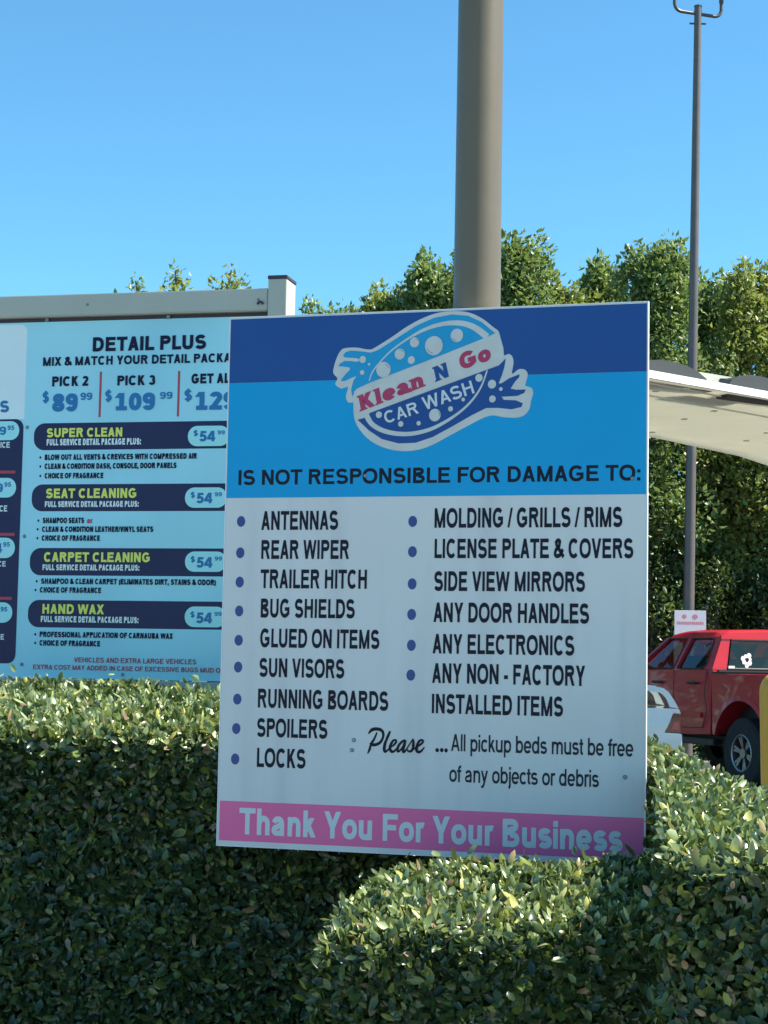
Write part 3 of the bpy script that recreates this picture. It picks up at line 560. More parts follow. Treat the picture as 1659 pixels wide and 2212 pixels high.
# ------------------------------------------------------------------ canopy on the right
CZ = 3.35
can = thing('vacuum_canopy', 'cream underside canopy with white front edge and dark arched covers on top', 'canopy', (0, 0, 0))
N_ = [(900, 730), (1150, 769), (1405, 812), (1530, 834), (1659, 857), (1850, 890), (2100, 930)]
F_ = [(900, 858), (1150, 895), (1405, 944), (1530, 971), (1595, 985), (1659, 1006), (1900, 1064)]
nn = [atZ(x, y, CZ) for x, y in N_]; ff = [atZ(x, y, CZ) for x, y in F_]
mb = MB(); rings = []
for a, b in zip(nn, ff):
    rings.append([a + (b - a) * t + Vector((0, 0, -.05 * math.sin(math.pi * t))) for t in np.linspace(0, 1, 7)])
mb.loft(rings, close=False, caps=False); cs = mb.obj('canopy_fabric', M['canopy'], can, smooth=True, fix=False)
so = cs.modifiers.new('thick', 'SOLIDIFY'); so.thickness = -.012; so.offset = 1
mb = MB(); up = Vector((0, 0, 1)); fwd_ = (nn[-1] - nn[0]).normalized(); out_ = fwd_.cross(up).normalized()
mb.loft([[p + out_ * .005 - up * .02, p + out_ * .03 - up * .02, p + out_ * .03 + up * .030, p + out_ * .005 + up * .030] for p in nn]); mb.obj('front_trim', M['white_trim'], can)
for k, t in ((0, .07), (1, .20)):
    mb = MB(); mb.tube([a + (b - a) * t - up * (.05 * math.sin(math.pi * t) + .004) for a, b in zip(nn, ff)], .008, 6); mb.obj('seam', M['seam'], can)
for x, y, in ((1382, 1480), (0, 0))[:0]: pass
for cx_, cy_ in ((215, 488), (520, 470), (810, 692), (505, 775), (180, 912), (1140, 998), (1350, 918)):
    P = atZ((2500 + cx_ / 2.603) / 1.8228, (1350 + cy_ / 2.603) / 1.8228, CZ - .045); MB().box(P - Vector((.022, .03, .006)), P + Vector((.022, .03, -.003))).obj('patch', M['seam'], can)
def canpt(cx_, cy_, back=.12):        # measured on a vertical plane just behind the front edge
    px_, py_ = (2500 + cx_ / 2.603) / 1.8228, (1350 + cy_ / 2.603) / 1.8228
    n = out_; o = nn[2] - out_ * back; d = ray(px_, py_); t = (o - EYE).dot(n) / d.dot(n); return EYE + d * t
for outl in ([(-420, 240), (-330, 190), (-200, 150), (-60, 150), (80, 168), (160, 176), (260, 172), (340, 183), (450, 208), (560, 248), (650, 296), (725, 360), (790, 450), (790, 500), (-420, 300)],
             [(950, 520), (958, 430), (1000, 374), (1070, 345), (1180, 325), (1300, 345), (1400, 370), (1520, 420), (1640, 500), (1700, 600), (1700, 660), (950, 560)]):
    fr = [canpt(*p) for p in outl]; bk = [p - out_ * .10 for p in fr]; MB().loft([fr, bk]).obj('arched_cover', M['grey_cover'], can, bevel=0)
fr = [canpt(560, 282, .3), canpt(1060, 362, .3)]; dn = up * .17
MB().loft([[p, p - dn, p - dn - out_ * .12, p - out_ * .12] for p in fr]).obj('cross_beam', M['cream'], can)
p = canpt(912, 372, .24); MB().box((p.x - .03, p.y - .03, CZ), (p.x + .03, p.y + .03, p.z)).obj('stub_post', M['grey_cover'], can)
p = atZ(1240, 860, CZ); MB().tube([(p.x, p.y, 0), (p.x, p.y, CZ - .06)], .09, 20).obj('column', M['cream'], can, smooth='a')
p = atZ(2000, 1000, CZ); MB().tube([(p.x, p.y, 0), (p.x, p.y, CZ - .06)], .09, 20).obj('column', M['cream'], can, smooth='a')

# ------------------------------------------------------------------ lamp post
LY = 27.7; lp = atY(1484, 1310, LY)
lamp_tilt = .0115
lamp = thing('lamp_post', 'slender dark lamp post with a two armed bracket in front of the trees', 'lamp post', (lp.x, lp.y, 0))
lamp.rotation_euler = (0, lamp_tilt, 0); top = atY(1503, 15, LY).z; zar = atY(1502.5, 30, LY).z
MB().tube([(0, 0, 0), (0, 0, top)], [.092, .057], 32).obj('pole_shaft', M['lamp_pole'], lamp, smooth='a')
MB().tube([(0, 0, top), (0, 0, top + .02)], .062, 24).obj('cap', M['bracket'], lamp)
MB().tube([(0, 0, 0), (0, 0, .12)], .24, 24).obj('concrete_footing', M['concrete'], lamp, smooth='a')
MB().box((-.13, -.01, atY(1502, 51, LY).z - .012), (.13, .01, atY(1502, 51, LY).z + .012)).obj('pin', M['bracket'], lamp)
ay = R(18)
def arm(s):
    pts = [(0, 0)] + [(.29, 0)] + [(.29 + .12 * math.sin(R(a)), .12 - .12 * math.cos(R(a))) for a in (20, 40, 60, 80, 90)] + [(.41, .3), (.41, .45)]
    return [(s * x * math.cos(ay), s * x * math.sin(ay), zar + z) for x, z in pts]
for s in (-1, 1):
    MB().tube(arm(s), .027, 14).obj('bracket_arm', M['bracket'], lamp, smooth='a')
    x, y, z = s * .41 * math.cos(ay), s * .41 * math.sin(ay), zar
    MB().tube([(x, y, z + .235 + .08 * (s < 0)), (x, y, z + .42)], .036, 14).obj('slip_fitter', M['bracket'], lamp)
    MB().box((x - .22, y - .2, z + .42), (x + .22, y + .2, z + .54)).obj('floodlight', M['bracket'], lamp, bevel=.03)

# small white sign and its pale post
wy = 27.45; a = atY(1457, 1318, wy); b = atY(1525, 1372, wy)
ws = thing('parking_sign', 'small white sign with faded red print showing above the pickup roof', 'sign', (a.x, wy, 0))
W_ = b.x - a.x
MB().box((0, -.004, b.z), (W_, .004, a.z)).obj('sign_plate', M['white_trim'], ws, bevel=.002)
MB().box((.0, .006, 0), (.125, .10, b.z + .06)).obj('post', M['cream'], ws)
pr = MB(); H_ = a.z - b.z
for x0, y0, x1, y1_ in ((.24, .70, .38, .80), (.28, .66, .34, .84), (.56, .69, .74, .80), (.60, .64, .70, .84)): rect(pr, x0 * W_, b.z + y0 * H_, x1 * W_, b.z + y1_ * H_, -.0048 - .0003 * (y0 < .68))
for i in range(13): rect(pr, (.08 + i * .066) * W_, b.z + .42 * H_, (.08 + i * .066 + .048) * W_, b.z + .54 * H_, -.0048)
pr.obj('red_print', mat('faded_red', (.75, .30, .30), .5), ws, fix=False)

# ------------------------------------------------------------------ yellow bollard
yb_ = atY(1695, 1450, 9.0)
bol = thing('bollard', 'yellow safety bollard with a domed top at the right edge of the picture', 'bollard', (yb_.x, yb_.y, 0)); bol.rotation_euler = (0, R(-1.0), 0)
MB().tube([(0, 0, 0), (0, 0, 1.36)] + [(0, 0, 1.36 + .1 * math.sin(R(a))) for a in (15, 30, 45, 60, 75, 88)], [.1, .1] + [.1 * math.cos(R(a)) for a in (15, 30, 45, 60, 75, 88)], 32).obj('bollard_sleeve', M['yellow'], bol, smooth='a')
MB().tube([(0, 0, 0), (0, 0, .04)], .16, 24).obj('concrete_collar', M['concrete'], bol)

# ------------------------------------------------------------------ vehicles
def wheel(parent, x, y, z, r, rr, side, spokes=6, wid=.26, dark=False):
    w = bpy.data.objects.new('wheel', None); COL.objects.link(w); w.parent = parent; w.location = (x, y, z)
    n = 40; prof = [(-wid / 2, rr), (-wid / 2, r - .03), (-wid / 2 + .03, r), (wid / 2 - .03, r), (wid / 2, r - .03), (wid / 2, rr)]
    MB().loft([[(pr_ * math.cos(2 * math.pi * k / n), py_ * 1.0, pr_ * math.sin(2 * math.pi * k / n)) for k in range(n)] for py_, pr_ in prof], caps=False).obj('tyre', M['rubber'], w, smooth='a')
    mb = MB(); s = side
    mb.loft([[(q * math.cos(2 * math.pi * k / n), s * (wid / 2 - dpt), q * math.sin(2 * math.pi * k / n)) for k in range(n)] for q, dpt in ((rr, -.002), (rr - .012, -.008), (rr - .028, 0), (rr - .03, .12))], caps=False)
    for k in range(spokes):
        a = 2 * math.pi * k / spokes + .3
        for da in (-.13, .13):
            p0 = (math.cos(a) * .05, math.sin(a) * .05); p1 = (math.cos(a + da) * (rr - .02), math.sin(a + da) * (rr - .02))
            nx, nz = -math.sin(a) * .016, math.cos(a) * .016
            mb.loft([[(p0[0] - nx, s * (wid / 2 - .03), p0[1] - nz), (p0[0] + nx, s * (wid / 2 - .03), p0[1] + nz), (p0[0] + nx, s * (wid / 2 - .07), p0[1] + nz), (p0[0] - nx, s * (wid / 2 - .07), p0[1] - nz)],
                     [(p1[0] - nx, s * (wid / 2 - .01), p1[1] - nz), (p1[0] + nx, s * (wid / 2 - .01), p1[1] + nz), (p1[0] + nx, s * (wid / 2 - .05), p1[1] + nz), (p1[0] - nx, s * (wid / 2 - .05), p1[1] - nz)]])
    mb.tube([(0, s * (wid / 2 - .08), 0), (0, s * (wid / 2 - .015), 0)], .062, 16)
    mb.obj('rim', M['alloy'], w)
    MB().tube([(0, s * (wid / 2 - .14), 0), (0, s * (wid / 2 - .13), 0)], rr - .03, 24).obj('brake_disc', M['black_trim'], w)
    return w
tp = atY(1610, 1622, 22.4); tp = tp + Vector((.937, .355, 0)) * .90
tr = thing('pickup_truck', 'red double cab pickup truck parked with its rear towards the right', 'pickup truck', (tp.x, tp.y, 0), R(110.8))
HW = .97
def side_shell(outline, hw, parent, name, m, bevel=.0, yin=None):
    """body from a side outline of (x, z) at half width hw(z)"""
    n = len(outline); p3 = [Vector((a, b, 0)) for a, b in outline]; t3 = [tuple(t) for t in tessellate_polygon([p3])]
    v = [(x, hw(x, z), z) for x, z in outline] + [(x, -hw(x, z), z) for x, z in outline]
    mb = MB().add(v, t3 + [tuple(i + n for i in t[::-1]) for t in t3] + [(i, (i + 1) % n, (i + 1) % n + n, i + n) for i in range(n)])
    return mb.obj(name, m, parent, smooth='a', bevel=bevel)
def arc(cx_, cz_, r, a0, a1, n=10): return [(cx_ + r * math.cos(R(a0 + (a1 - a0) * k / n)), cz_ + r * math.sin(R(a0 + (a1 - a0) * k / n))) for k in range(n + 1)]
hwb = lambda x, z: HW - .10 * max(0, (.95 - z)) ** 1.3 - .03 * max(0, z - 1.2)
hwc = lambda x, z: HW - .10 * max(0, (.95 - z)) ** 1.3 - (.36 * max(0, z - 1.42) if z < 1.9 else .36 * .48 + (z - 1.9) * 1.6) - .02 * (z > 1.3)
zsill = .66
# bed
bed = [(-1.25, 1.42), (-1.25, .78)] + [(-.62, .72)] + arc(0, .50, .60, 158, 22, 14) + [(.66, zsill), (.70, zsill), (.70, 1.43), (.2, 1.425)]
bo = side_shell(bed, hwb, tr, 'bed', M['red_paint'], .008)
MB().box((-1.26, HW - .075, 1.428), (.70, HW - .012, 1.452)).obj('bed_rail_cap', M['black_trim'], tr, bevel=.004)
MB().box((-1.26, -HW + .012, 1.428), (.70, -HW + .075, 1.452)).obj('bed_rail_cap', M['black_trim'], tr, bevel=.004)
MB().box((-1.30, -.80, .86), (-1.255, .80, 1.44)).obj('tailgate', M['red_paint'], tr, bevel=.012)
MB().box((-1.42, -.93, .62), (-1.26, .93, .80)).obj('rear_bumper', M['chrome'], tr, bevel=.03)
for s in (-1, 1): MB().box((-1.285, s * .82 if s > 0 else -.955, .98), (-1.252, .955 if s > 0 else s * .82, 1.36)).obj('tail_light', M['tail'], tr, bevel=.006)
# fender flare
fl = MB(); o_ = arc(0, .50, .665, 165, 15, 16); i_ = arc(0, .50, .60, 165, 15, 16)
for s in (1, -1): fl.loft([[(a_[0], s * (HW - .02), a_[1]), (a_[0], s * (HW + .006), a_[1]), (b_[0], s * (HW + .02), b_[1]), (b_[0], s * (HW - .02), b_[1])] for a_, b_ in zip(o_, i_)])
fl.obj('fender_flare', M['red_paint'], tr, smooth='a')
MB().add([], []).box((-.62, -.7, .5), (.62, .7, 1.12)).obj('wheel_housing', M['black_trim'], tr)
# cab lower body + hood
cab = [(.735, 1.48), (.735, zsill), (1.3, zsill - .02), (2.55, zsill - .02)] + arc(3.25, .50, .60, 165, 15, 12) + [(3.95, .62), (4.15, .70), (4.18, 1.15), (4.05, 1.28), (3.4, 1.40), (2.75, 1.46)]
side_shell(cab, hwc, tr, 'cab', M['red_paint'], .01)
# greenhouse as pillars and roof
zr = 2.0
def pil(pts, name='pillar'):          # outline on the tumblehome plane, mirrored
    for s in (1, -1):
        v = [(x, s * hwc(x, z), z) for x, z in pts] + [(x, s * (hwc(x, z) - .07), z) for x, z in pts]; n = len(pts)
        t3 = [tuple(t) for t in tessellate_polygon([[Vector((a, b, 0)) for a, b in pts]])]
        MB().add(v, t3 + [tuple(i + n for i in t[::-1]) for t in t3] + [(i, (i + 1) % n, (i + 1) % n + n, i + n) for i in range(n)]).obj(name, M['red_paint'], tr, smooth='a', bevel=.004)
pil([(.736, 1.482), (1.02, 1.482), (.93, 1.56), (.90, 1.84), (.93, 1.895), (.76, 1.895)])
pil([(1.60, 1.482), (1.72, 1.482), (1.60, 1.86), (1.57, 1.895), (1.44, 1.895)])
pil([(2.62, 1.482), (2.80, 1.482), (2.16, 1.895), (2.02, 1.895)])
rf = MB(); rings = []
for x, dz, k in ((.75, -.03, .99), (.80, -.005, 1), (1.0, .005, 1), (1.5, .010, 1), (1.9, 0, 1), (2.06, -.025, .99), (2.16, -.075, .97)):
    w0 = hwc(x, 1.89) * k
    rings.append([(x, -w0, 1.896 + min(0, dz + .03)), (x, -w0 + .05, 1.955 + dz), (x, -w0 + .20, zr - .01 + dz), (x, 0, zr + .008 + dz), (x, w0 - .20, zr - .01 + dz), (x, w0 - .05, 1.955 + dz), (x, w0, 1.896 + min(0, dz + .03)), (x, w0 - .09, 1.885 + min(0, dz + .03)), (x, -w0 + .09, 1.885 + min(0, dz + .03))])
rf.loft(rings); rf.obj('roof', M['red_paint'], tr, smooth='a')
def pane(pts, name='window', ins=.022):
    for s in (1, -1):
        f = [(x, s * (hwc(x, z) - ins), z) for x, z in pts]
        o = MB().add(f, [tuple(range(len(f)))]).obj(name, M['glass'], tr, fix=False)
pane([(.90, 1.56), (.96, 1.49), (1.62, 1.483), (1.46, 1.893), (.91, 1.893)], 'rear_door_window'); pane([(1.70, 1.483), (2.68, 1.483), (2.08, 1.893), (1.56, 1.893)], 'front_door_window')
for s in (1, -1):                     # black frame lines round the windows
    fr_ = MB()
    for q in ([(.90, 1.845), (.905, 1.55), (.97, 1.487), (1.62, 1.487), (1.47, 1.885), (.93, 1.885), (.90, 1.845)], [(1.72, 1.487), (2.66, 1.487), (2.06, 1.885), (1.59, 1.885), (1.72, 1.487)]):
        fr_.tube([(x, s * (hwc(x, z) + .001), z) for x, z in q], .011, 6)
    fr_.obj('window_seal', M['black_trim'], tr)
# rear window with black surround, sticker
rwy = .70
f = [(.742, -rwy, 1.49), (.742, rwy, 1.49), (.755, rwy - .06, 1.86), (.755, -rwy + .06, 1.86)]
MB().add(f, [(0, 1, 2, 3)]).obj('rear_window', M['glass'], tr, fix=False)
MB().tube([(x - .004, y, z) for x, y, z in f + [f[0]]], .016, 6).obj('rear_window_seal', M['black_trim'], tr)
MB().box((.738, -.80, 1.868), (.78, .80, 1.92)).obj('roof_header', M['red_paint'], tr, bevel=.006)
for s in (1, -1): MB().loft([[(.738, s * .71, 1.48), (.738, s * .93, 1.48), (.80, s * .93, 1.48), (.80, s * .71, 1.48)], [(.75, s * .66, 1.87), (.75, s * .785, 1.87), (.80, s * .785, 1.87), (.80, s * .66, 1.87)]]).obj('rear_corner', M['red_paint'], tr, smooth='a')
st = MB()
for k, (rk, wk) in enumerate(((.06, .034), (.05, .026), (.062, .036), (.05, .022), (.058, .034), (.055, .028), (.05, .03))): a_ = 2 * math.pi * k / 7 + .3; st.tube([(.735, .42 + rk * math.cos(a_), 1.61 + rk * math.sin(a_)), (.731, .42 + rk * math.cos(a_), 1.61 + rk * math.sin(a_))], wk, 8)
st.tube([(.735, .42, 1.535), (.731, .42, 1.535)], .03, 8); st.obj('sticker', M['sticker'], tr)
MB().box((.731, .60, 1.497), (.735, .70, 1.53)).obj('sticker', M['sticker'], tr)
MB().box((.70, -.85, 1.44), (.735, .85, 1.475)).obj('cab_gap_trim', M['black_trim'], tr)
# doors: shut lines, handles, moulding, mirror
for s in (1, -1):
    ln = MB()
    for q in ([(.86, 1.47), (.86, 1.2), (.80, .95), (.92, .74)], [(1.69, 1.47), (1.69, .70)], [(2.78, 1.44), (2.78, .70)], [(.92, .74), (2.78, .69)]):
        ln.tube([(x, s * (hwc(x, z) + .0005), z) for x, z in q], .0055, 5)
    ln.obj('door_shut_line', M['black_trim'], tr)
    for hx in (1.06, 1.98):
        MB().tube([(hx, s * (HW - .03), 1.30), (hx + .02, s * (HW + .022), 1.305), (hx + .18, s * (HW + .022), 1.305), (hx + .2, s * (HW - .03), 1.30)], .016, 8).obj('door_handle', M['black_trim'], tr, smooth='a')
    MB().box((.95, s * (HW - .05) if s > 0 else -HW - .004, .86), (2.7, HW + .004 if s > 0 else -HW + .05, .93)).obj('side_moulding', M['red_paint'], tr, bevel=.006)
    MB().box((.7, s * .80 if s > 0 else -.93, .52), (2.7, .93 if s > 0 else -.80, .60)).obj('running_board', M['black_trim'], tr, bevel=.01)
    mi = MB().box((2.36, s * 1.02 if s > 0 else -1.22, 1.50), (2.52, 1.22 if s > 0 else -1.02, 1.72)).obj('wing_mirror', M['black_trim'], tr, bevel=.03)
    MB().box((2.352, s * 1.04 if s > 0 else -1.2, 1.52), (2.358, 1.2 if s > 0 else -1.04, 1.70)).obj('mirror_glass', M['chrome'], mi)
    MB().tube([(2.44, s * .9, 1.50), (2.44, s * 1.05, 1.54)], .03, 8).obj('mirror_arm', M['black_trim'], tr)
    MB().box((.95, s * .25 if s > 0 else -.65, .9), (1.15, .65 if s > 0 else -.25, 1.62)).obj('seat', M['interior'], tr, bevel=.04)
    MB().box((1.85, s * .25 if s > 0 else -.65, .9), (2.05, .65 if s > 0 else -.25, 1.66)).obj('seat', M['interior'], tr, bevel=.04)
MB().add([(2.82, -.78, 1.47), (2.82, .78, 1.47), (2.16, .68, 1.885), (2.16, -.68, 1.885)], [(0, 1, 2, 3)]).obj('windscreen', M['glass'], tr, fix=False)
MB().box((4.19, -.85, .60), (4.32, .85, .78)).obj('front_bumper', M['chrome'], tr, bevel=.03)
for x in (0, 3.25):
    for s in (1, -1): wheel(tr, x, s * .83, .455, .435, .235, s)
MB().box((-1.1, -.45, .48), (4.0, .45, .62)).obj('chassis', M['black_trim'], tr)

# white hatchback in front of it
cp_ = atY(1456, 1590, 18.0); cx0 = cp_.x
car = thing('hatchback', 'white hatchback half hidden behind the sign with its tail lamp showing', 'car', (cx0, 18.0, 0), R(176))
hk = lambda x, z: .86 - (.42 * max(0, z - 1.0)) - .12 * max(0, .6 - z)
hb = [(.02, .62), (.0, .864), (.135, .868), (.11, .93), (.085, 1.0), (.062, 1.065), (.0, 1.05), (.012, 1.085), (.045, 1.12), (.07, 1.10)] 
body = [(.10, .30), (.03, .36), (.0, .62), (.003, .862), (.17, .868), (.135, .93), (.11, .99), (.085, 1.055), (.01, 1.045), (.03, 1.095), (.4, 1.10), (1.2, 1.05), (2.9, .98), (3.4, .93), (3.95, .80), (4.15, .62), (4.17, .35), (4.0, .28), (3.75, .28)] + arc(3.4, .32, .36, 0, 180, 10) + [(2.9, .26), (1.1, .26)] + arc(.72, .32, .36, 0, 180, 10)
side_shell(body[:19] + arc(3.4, .32, .36, 0, 180, 10) + [(2.9, .26), (1.2, .26)] + arc(.75, .32, .36, 0, 180, 10), hk, car, 'body', M['white_paint'], .008)
def cpil(pts, name='pillar', m='white_paint'):
    for s in (1, -1):
        n = len(pts); v = [(x, s * hk(x, z), z) for x, z in pts] + [(x, s * (hk(x, z) - .05), z) for x, z in pts]
        t3 = [tuple(t) for t in tessellate_polygon([[Vector((a, b, 0)) for a, b in pts]])]
        MB().add(v, t3 + [tuple(i + n for i in t[::-1]) for t in t3] + [(i, (i + 1) % n, (i + 1) % n + n, i + n) for i in range(n)]).obj(name, M[m], car, smooth='a', bevel=.003)
cpil([(.03, 1.097), (.075, 1.18), (.12, 1.25), (.165, 1.285), (.26, 1.305), (.6, 1.33), (1.2, 1.40), (1.2, 1.37), (.6, 1.29), (.26, 1.255), (.19, 1.24), (.15, 1.20), (.115, 1.11)])
cpil([(1.2, 1.40), (1.9, 1.40), (2.6, 1.22), (2.95, 1.0), (2.85, 1.0), (2.5, 1.19), (1.85, 1.36), (1.2, 1.37)], 'roof_rail')
cpil([(1.15, 1.055), (1.23, 1.055), (1.19, 1.38), (1.12, 1.37)])
MB().loft([[(x, -hk(x, z) + .03, z - .01), (x, hk(x, z) - .03, z - .01), (x, hk(x, z) - .03, z + .012), (x, -hk(x, z) + .03, z + .012)] for x, z in ((.24, 1.295), (.6, 1.325), (1.2, 1.39), (1.9, 1.395))]).obj('roof', M['white_paint'], car)
for s in (1, -1):
    MB().add([(x, s * (hk(x, z) - .02), z) for x, z in ((.12, 1.10), (.15, 1.19), (.2, 1.24), (.3, 1.265), (1.15, 1.36), (1.15, 1.06))], [(0, 1, 2, 3, 4, 5)]).obj('side_window', M['glass'], car, fix=False)
    MB().add([(x, s * (hk(x, z) - .02), z) for x, z in ((1.22, 1.06), (1.22, 1.37), (1.85, 1.36), (2.5, 1.19), (2.85, 1.0))], [(0, 1, 2, 3, 4)]).obj('side_window', M['glass'], car, fix=False)
    MB().prism([(.012, .873), (.165, .873), (.128, .94), (.10, 1.0), (.08, 1.04), (.02, 1.038)], s * (.55), s * .825).obj('tail_light', M['tail_dark'], car, bevel=.004)
    MB().prism([(.03, .90), (.10, .90), (.08, .965), (.03, .975)], s * .826, s * .838).obj('lamp_lens', M['tail'], car)
    MB().tube([(.42, s * .84, .985), (.44, s * .885, .99), (.56, s * .885, .985), (.58, s * .84, .975)], .011, 8).obj('door_handle', M['white_paint'], car)
for x in (.75, 3.4):
    for s in (1, -1): wheel(car, x, s * .74, .32, .31, .2, s, 5, .2)

# ------------------------------------------------------------------ foliage
def leaf_mesh(name, P, A, B, Lh, Wd, m, parent=None, kind='stuff', fold=.18, simple=False):
    """P positions, A leaf axis, B side axis (unit arrays), Lh length, Wd half width"""
    n = len(P); C_ = np.cross(A, B)
    if simple: T_ = [(0, 0, 0), (.45, -1, .0), (1, 0, 0), (.45, 1, .0)]; F = [(0, 1, 2), (0, 2, 3)]
    else: T_ = [(0, 0, 0), (.32, -.9, 0), (.32, 0, -1), (.32, .9, 0), (.72, -.72, .15), (.72, 0, -.8), (.72, .72, .15), (1, 0, .2)]; F = [(0, 1, 2), (0, 2, 3), (1, 4, 5, 2), (2, 5, 6, 3), (4, 7, 5), (5, 7, 6)]
    T_ = np.array(T_, float); k = len(T_)
    V_ = P[:, None, :] + A[:, None, :] * (T_[None, :, 0:1] * Lh[:, None, None]) + B[:, None, :] * (T_[None, :, 1:2] * Wd[:, None, None]) + C_[:, None, :] * (T_[None, :, 2:3] * (Wd * fold * 2)[:, None, None])
    if simple: V_[:, 1] += C_ * (Wd * .5)[:, None]; V_[:, 3] += C_ * (Wd * .5)[:, None]
    me = bpy.data.meshes.new(name); V_ = V_.reshape(-1, 3)
    lt = np.array([len(f) for f in F]); fl = np.array([i for f in F for i in f])
    loops = (fl[None, :] + (np.arange(n) * k)[:, None]).reshape(-1); tot = np.tile(lt, n); start = np.concatenate([[0], np.cumsum(tot)[:-1]])
    me.vertices.add(len(V_)); me.vertices.foreach_set('co', V_.reshape(-1).astype(np.float32))
    me.loops.add(len(loops)); me.loops.foreach_set('vertex_index', loops.astype(np.int32))
    me.polygons.add(len(tot)); me.polygons.foreach_set('loop_start', start.astype(np.int32)); me.polygons.foreach_set('loop_total', tot.astype(np.int32))
    me.update(calc_edges=True); me.materials.append(m)
    if not simple: me.polygons.foreach_set('use_smooth', np.ones(len(tot), bool))
    o = bpy.data.objects.new(name, me); COL.objects.link(o)
    if parent: o.parent = parent
    if kind: o['kind'] = kind
    return o
def unit(a): return a / (np.linalg.norm(a, axis=-1, keepdims=True) + 1e-9)
def rnd(n): return unit(rng.normal(size=(n, 3)))
def vnoise(P, f, seed):
    r = np.random.default_rng(seed); out = np.zeros(len(P))
    for k in range(6):
        d = unit(r.normal(size=3)) * f * (1 + .6 * k); out += np.sin(P @ d + r.uniform(0, 6.28)) / (1 + .5 * k)
    return out / 2.2
one = leaf_mesh('leaf_template', np.zeros((1, 3)), np.array([[1., 0, 0]]), np.array([[0, 1., 0]]), np.array([1.]), np.array([.24]), M['hedge_leaf'], kind=None)
LEAF = one.data; bpy.data.objects.remove(one)
def hedge(name, label, o, yaw, wid, dep, hfun, ztop, nleaf, lsize, seed, nind=230, shoots=22, skew=0, group='box hedges round the sign'):
    """a clipped hedge: local x along the front, local y to the back, front face at y=0; hfun(x, y) = height"""
    root = thing(name, label, 'hedge', o, yaw, group)
    # sample the shell
    af, at_, as_ = wid * ztop, wid * dep, dep * ztop
    nf = int(nleaf * af / (af + at_ * 1.3 + as_ * 1.0)); ntp = int(nleaf * at_ * 1.3 / (af + at_ * 1.3 + as_)); ns = nleaf - nf - ntp
    u = rng.uniform(size=(nf, 2)); X = u[:, 0] * wid; H = hfun(X, np.zeros(nf)); Pf = np.stack([X, np.zeros(nf), .1 + u[:, 1] * (H - .1)], 1); Nf = np.tile([0, -1., .0], (nf, 1))
    u = rng.uniform(size=(ntp, 2)); X = u[:, 0] * wid; Yy = u[:, 1] * dep; Pt = np.stack([X, Yy, hfun(X, Yy)], 1); Nt = np.tile([0, 0, 1.], (ntp, 1))
    u = rng.uniform(size=(ns, 2)); sd_ = rng.integers(0, 2, ns); X = sd_ * wid; Yy = u[:, 0] * dep; H = hfun(X.astype(float), Yy); Psd = np.stack([X, Yy, .1 + u[:, 1] * (H - .1)], 1); Ns = np.stack([sd_ * 2. - 1, np.zeros(ns), np.zeros(ns)], 1)
    P = np.concatenate([Pf, Pt, Psd]); N = np.concatenate([Nf, Nt, Ns])
    # round the edges: pull corners in
    r = .07; cx_ = np.clip(P[:, 0], r, wid - r); cy_ = np.clip(P[:, 1], r, dep - r); H = hfun(P[:, 0], P[:, 1]); cz_ = np.minimum(P[:, 2], H - r)
    c = np.stack([cx_, cy_, cz_], 1); dvec = P - c; L_ = np.linalg.norm(dvec, axis=1); e_ = L_ > 1e-6
    N[e_] = dvec[e_] / L_[e_, None]; P[e_] = c[e_] + N[e_] * r
    P += N * (vnoise(P, 7, seed) * .020 + vnoise(P, 19, seed + 1) * .012)[:, None]
    depth = rng.exponential(.038, len(P)); depth = np.minimum(depth, .15); P -= N * depth[:, None]
    sprig = rng.uniform(size=len(P)) < .02; P[sprig] += N[sprig] * rng.uniform(.01, .05, sprig.sum())[:, None]
    up_ = np.array([0, 0, 1.])
    Cn = unit(N * (.75 - .35 * (N[:, 2:3] > .6)) + up_ * .12 + rnd(len(P)) * (.62 + .2 * (N[:, 2:3] > .6))); A = unit(N * .25 + up_ * .3 + rnd(len(P))); A = unit(A - Cn * np.sum(A * Cn, 1, keepdims=True)); B = unit(np.cross(Cn, A))
    Ls = lsize * rng.uniform(.5, 1.3, len(P)) * np.where(rng.uniform(size=len(P)) < .2, .65, 1); W_ = Ls * rng.uniform(.21, .33, len(P))
    P[:, 0] += skew * P[:, 1]
    # upright shoots that escaped the shears
    SP, SA, SC_ = [], [], []
    for _ in range(shoots):
        x = rng.uniform(.05, wid - .05); y = rng.uniform(0, dep * .8); z = float(hfun(np.array([x]), np.array([y]))[0]); dr = unit(np.array([rng.normal() * .35, rng.normal() * .35 - .1, 1.]))
        hh = rng.uniform(.02, .065)
        for j in range(7):
            t = j / 6; a_ = j * 2.4 + rng.uniform(0, .6); o_ = np.array([math.cos(a_), math.sin(a_), 0])
            SP.append(np.array([x + skew * y, y, z - .02]) + dr * hh * t); ax = unit(o_ * (1 - .6 * t) + dr * (.5 + .8 * t)); SA.append(ax); SC_.append(unit(np.cross(ax, unit(np.cross(dr, o_) + .05))))
    if shoots:
        SP, SA, SC_ = map(np.array, (SP, SA, SC_)); SB = unit(np.cross(SA, SC_)); SL = lsize * rng.uniform(.7, 1.15, len(SP))
        leaf_mesh('shoots', SP, SA, unit(np.cross(SA, rnd(len(SP)) * .3 + SC_)), SL, SL * .24, M['sunlit_leaf'], root)
    sel = np.argsort(-(P[:, 2] + rng.uniform(size=len(P)) * .8) * (depth < .02))[:nind]
    mask = np.ones(len(P), bool); mask[sel] = False
    sunlit_top = (N[:, 2] > .6) & (depth < .06) & (rng.uniform(size=len(P)) < .75)  # upward-facing leaves get the paler copy, painting sun on the hedge top
    leaf_mesh('foliage', P[mask & ~sunlit_top], A[mask & ~sunlit_top], B[mask & ~sunlit_top], Ls[mask & ~sunlit_top], W_[mask & ~sunlit_top], M['hedge_leaf'], root)
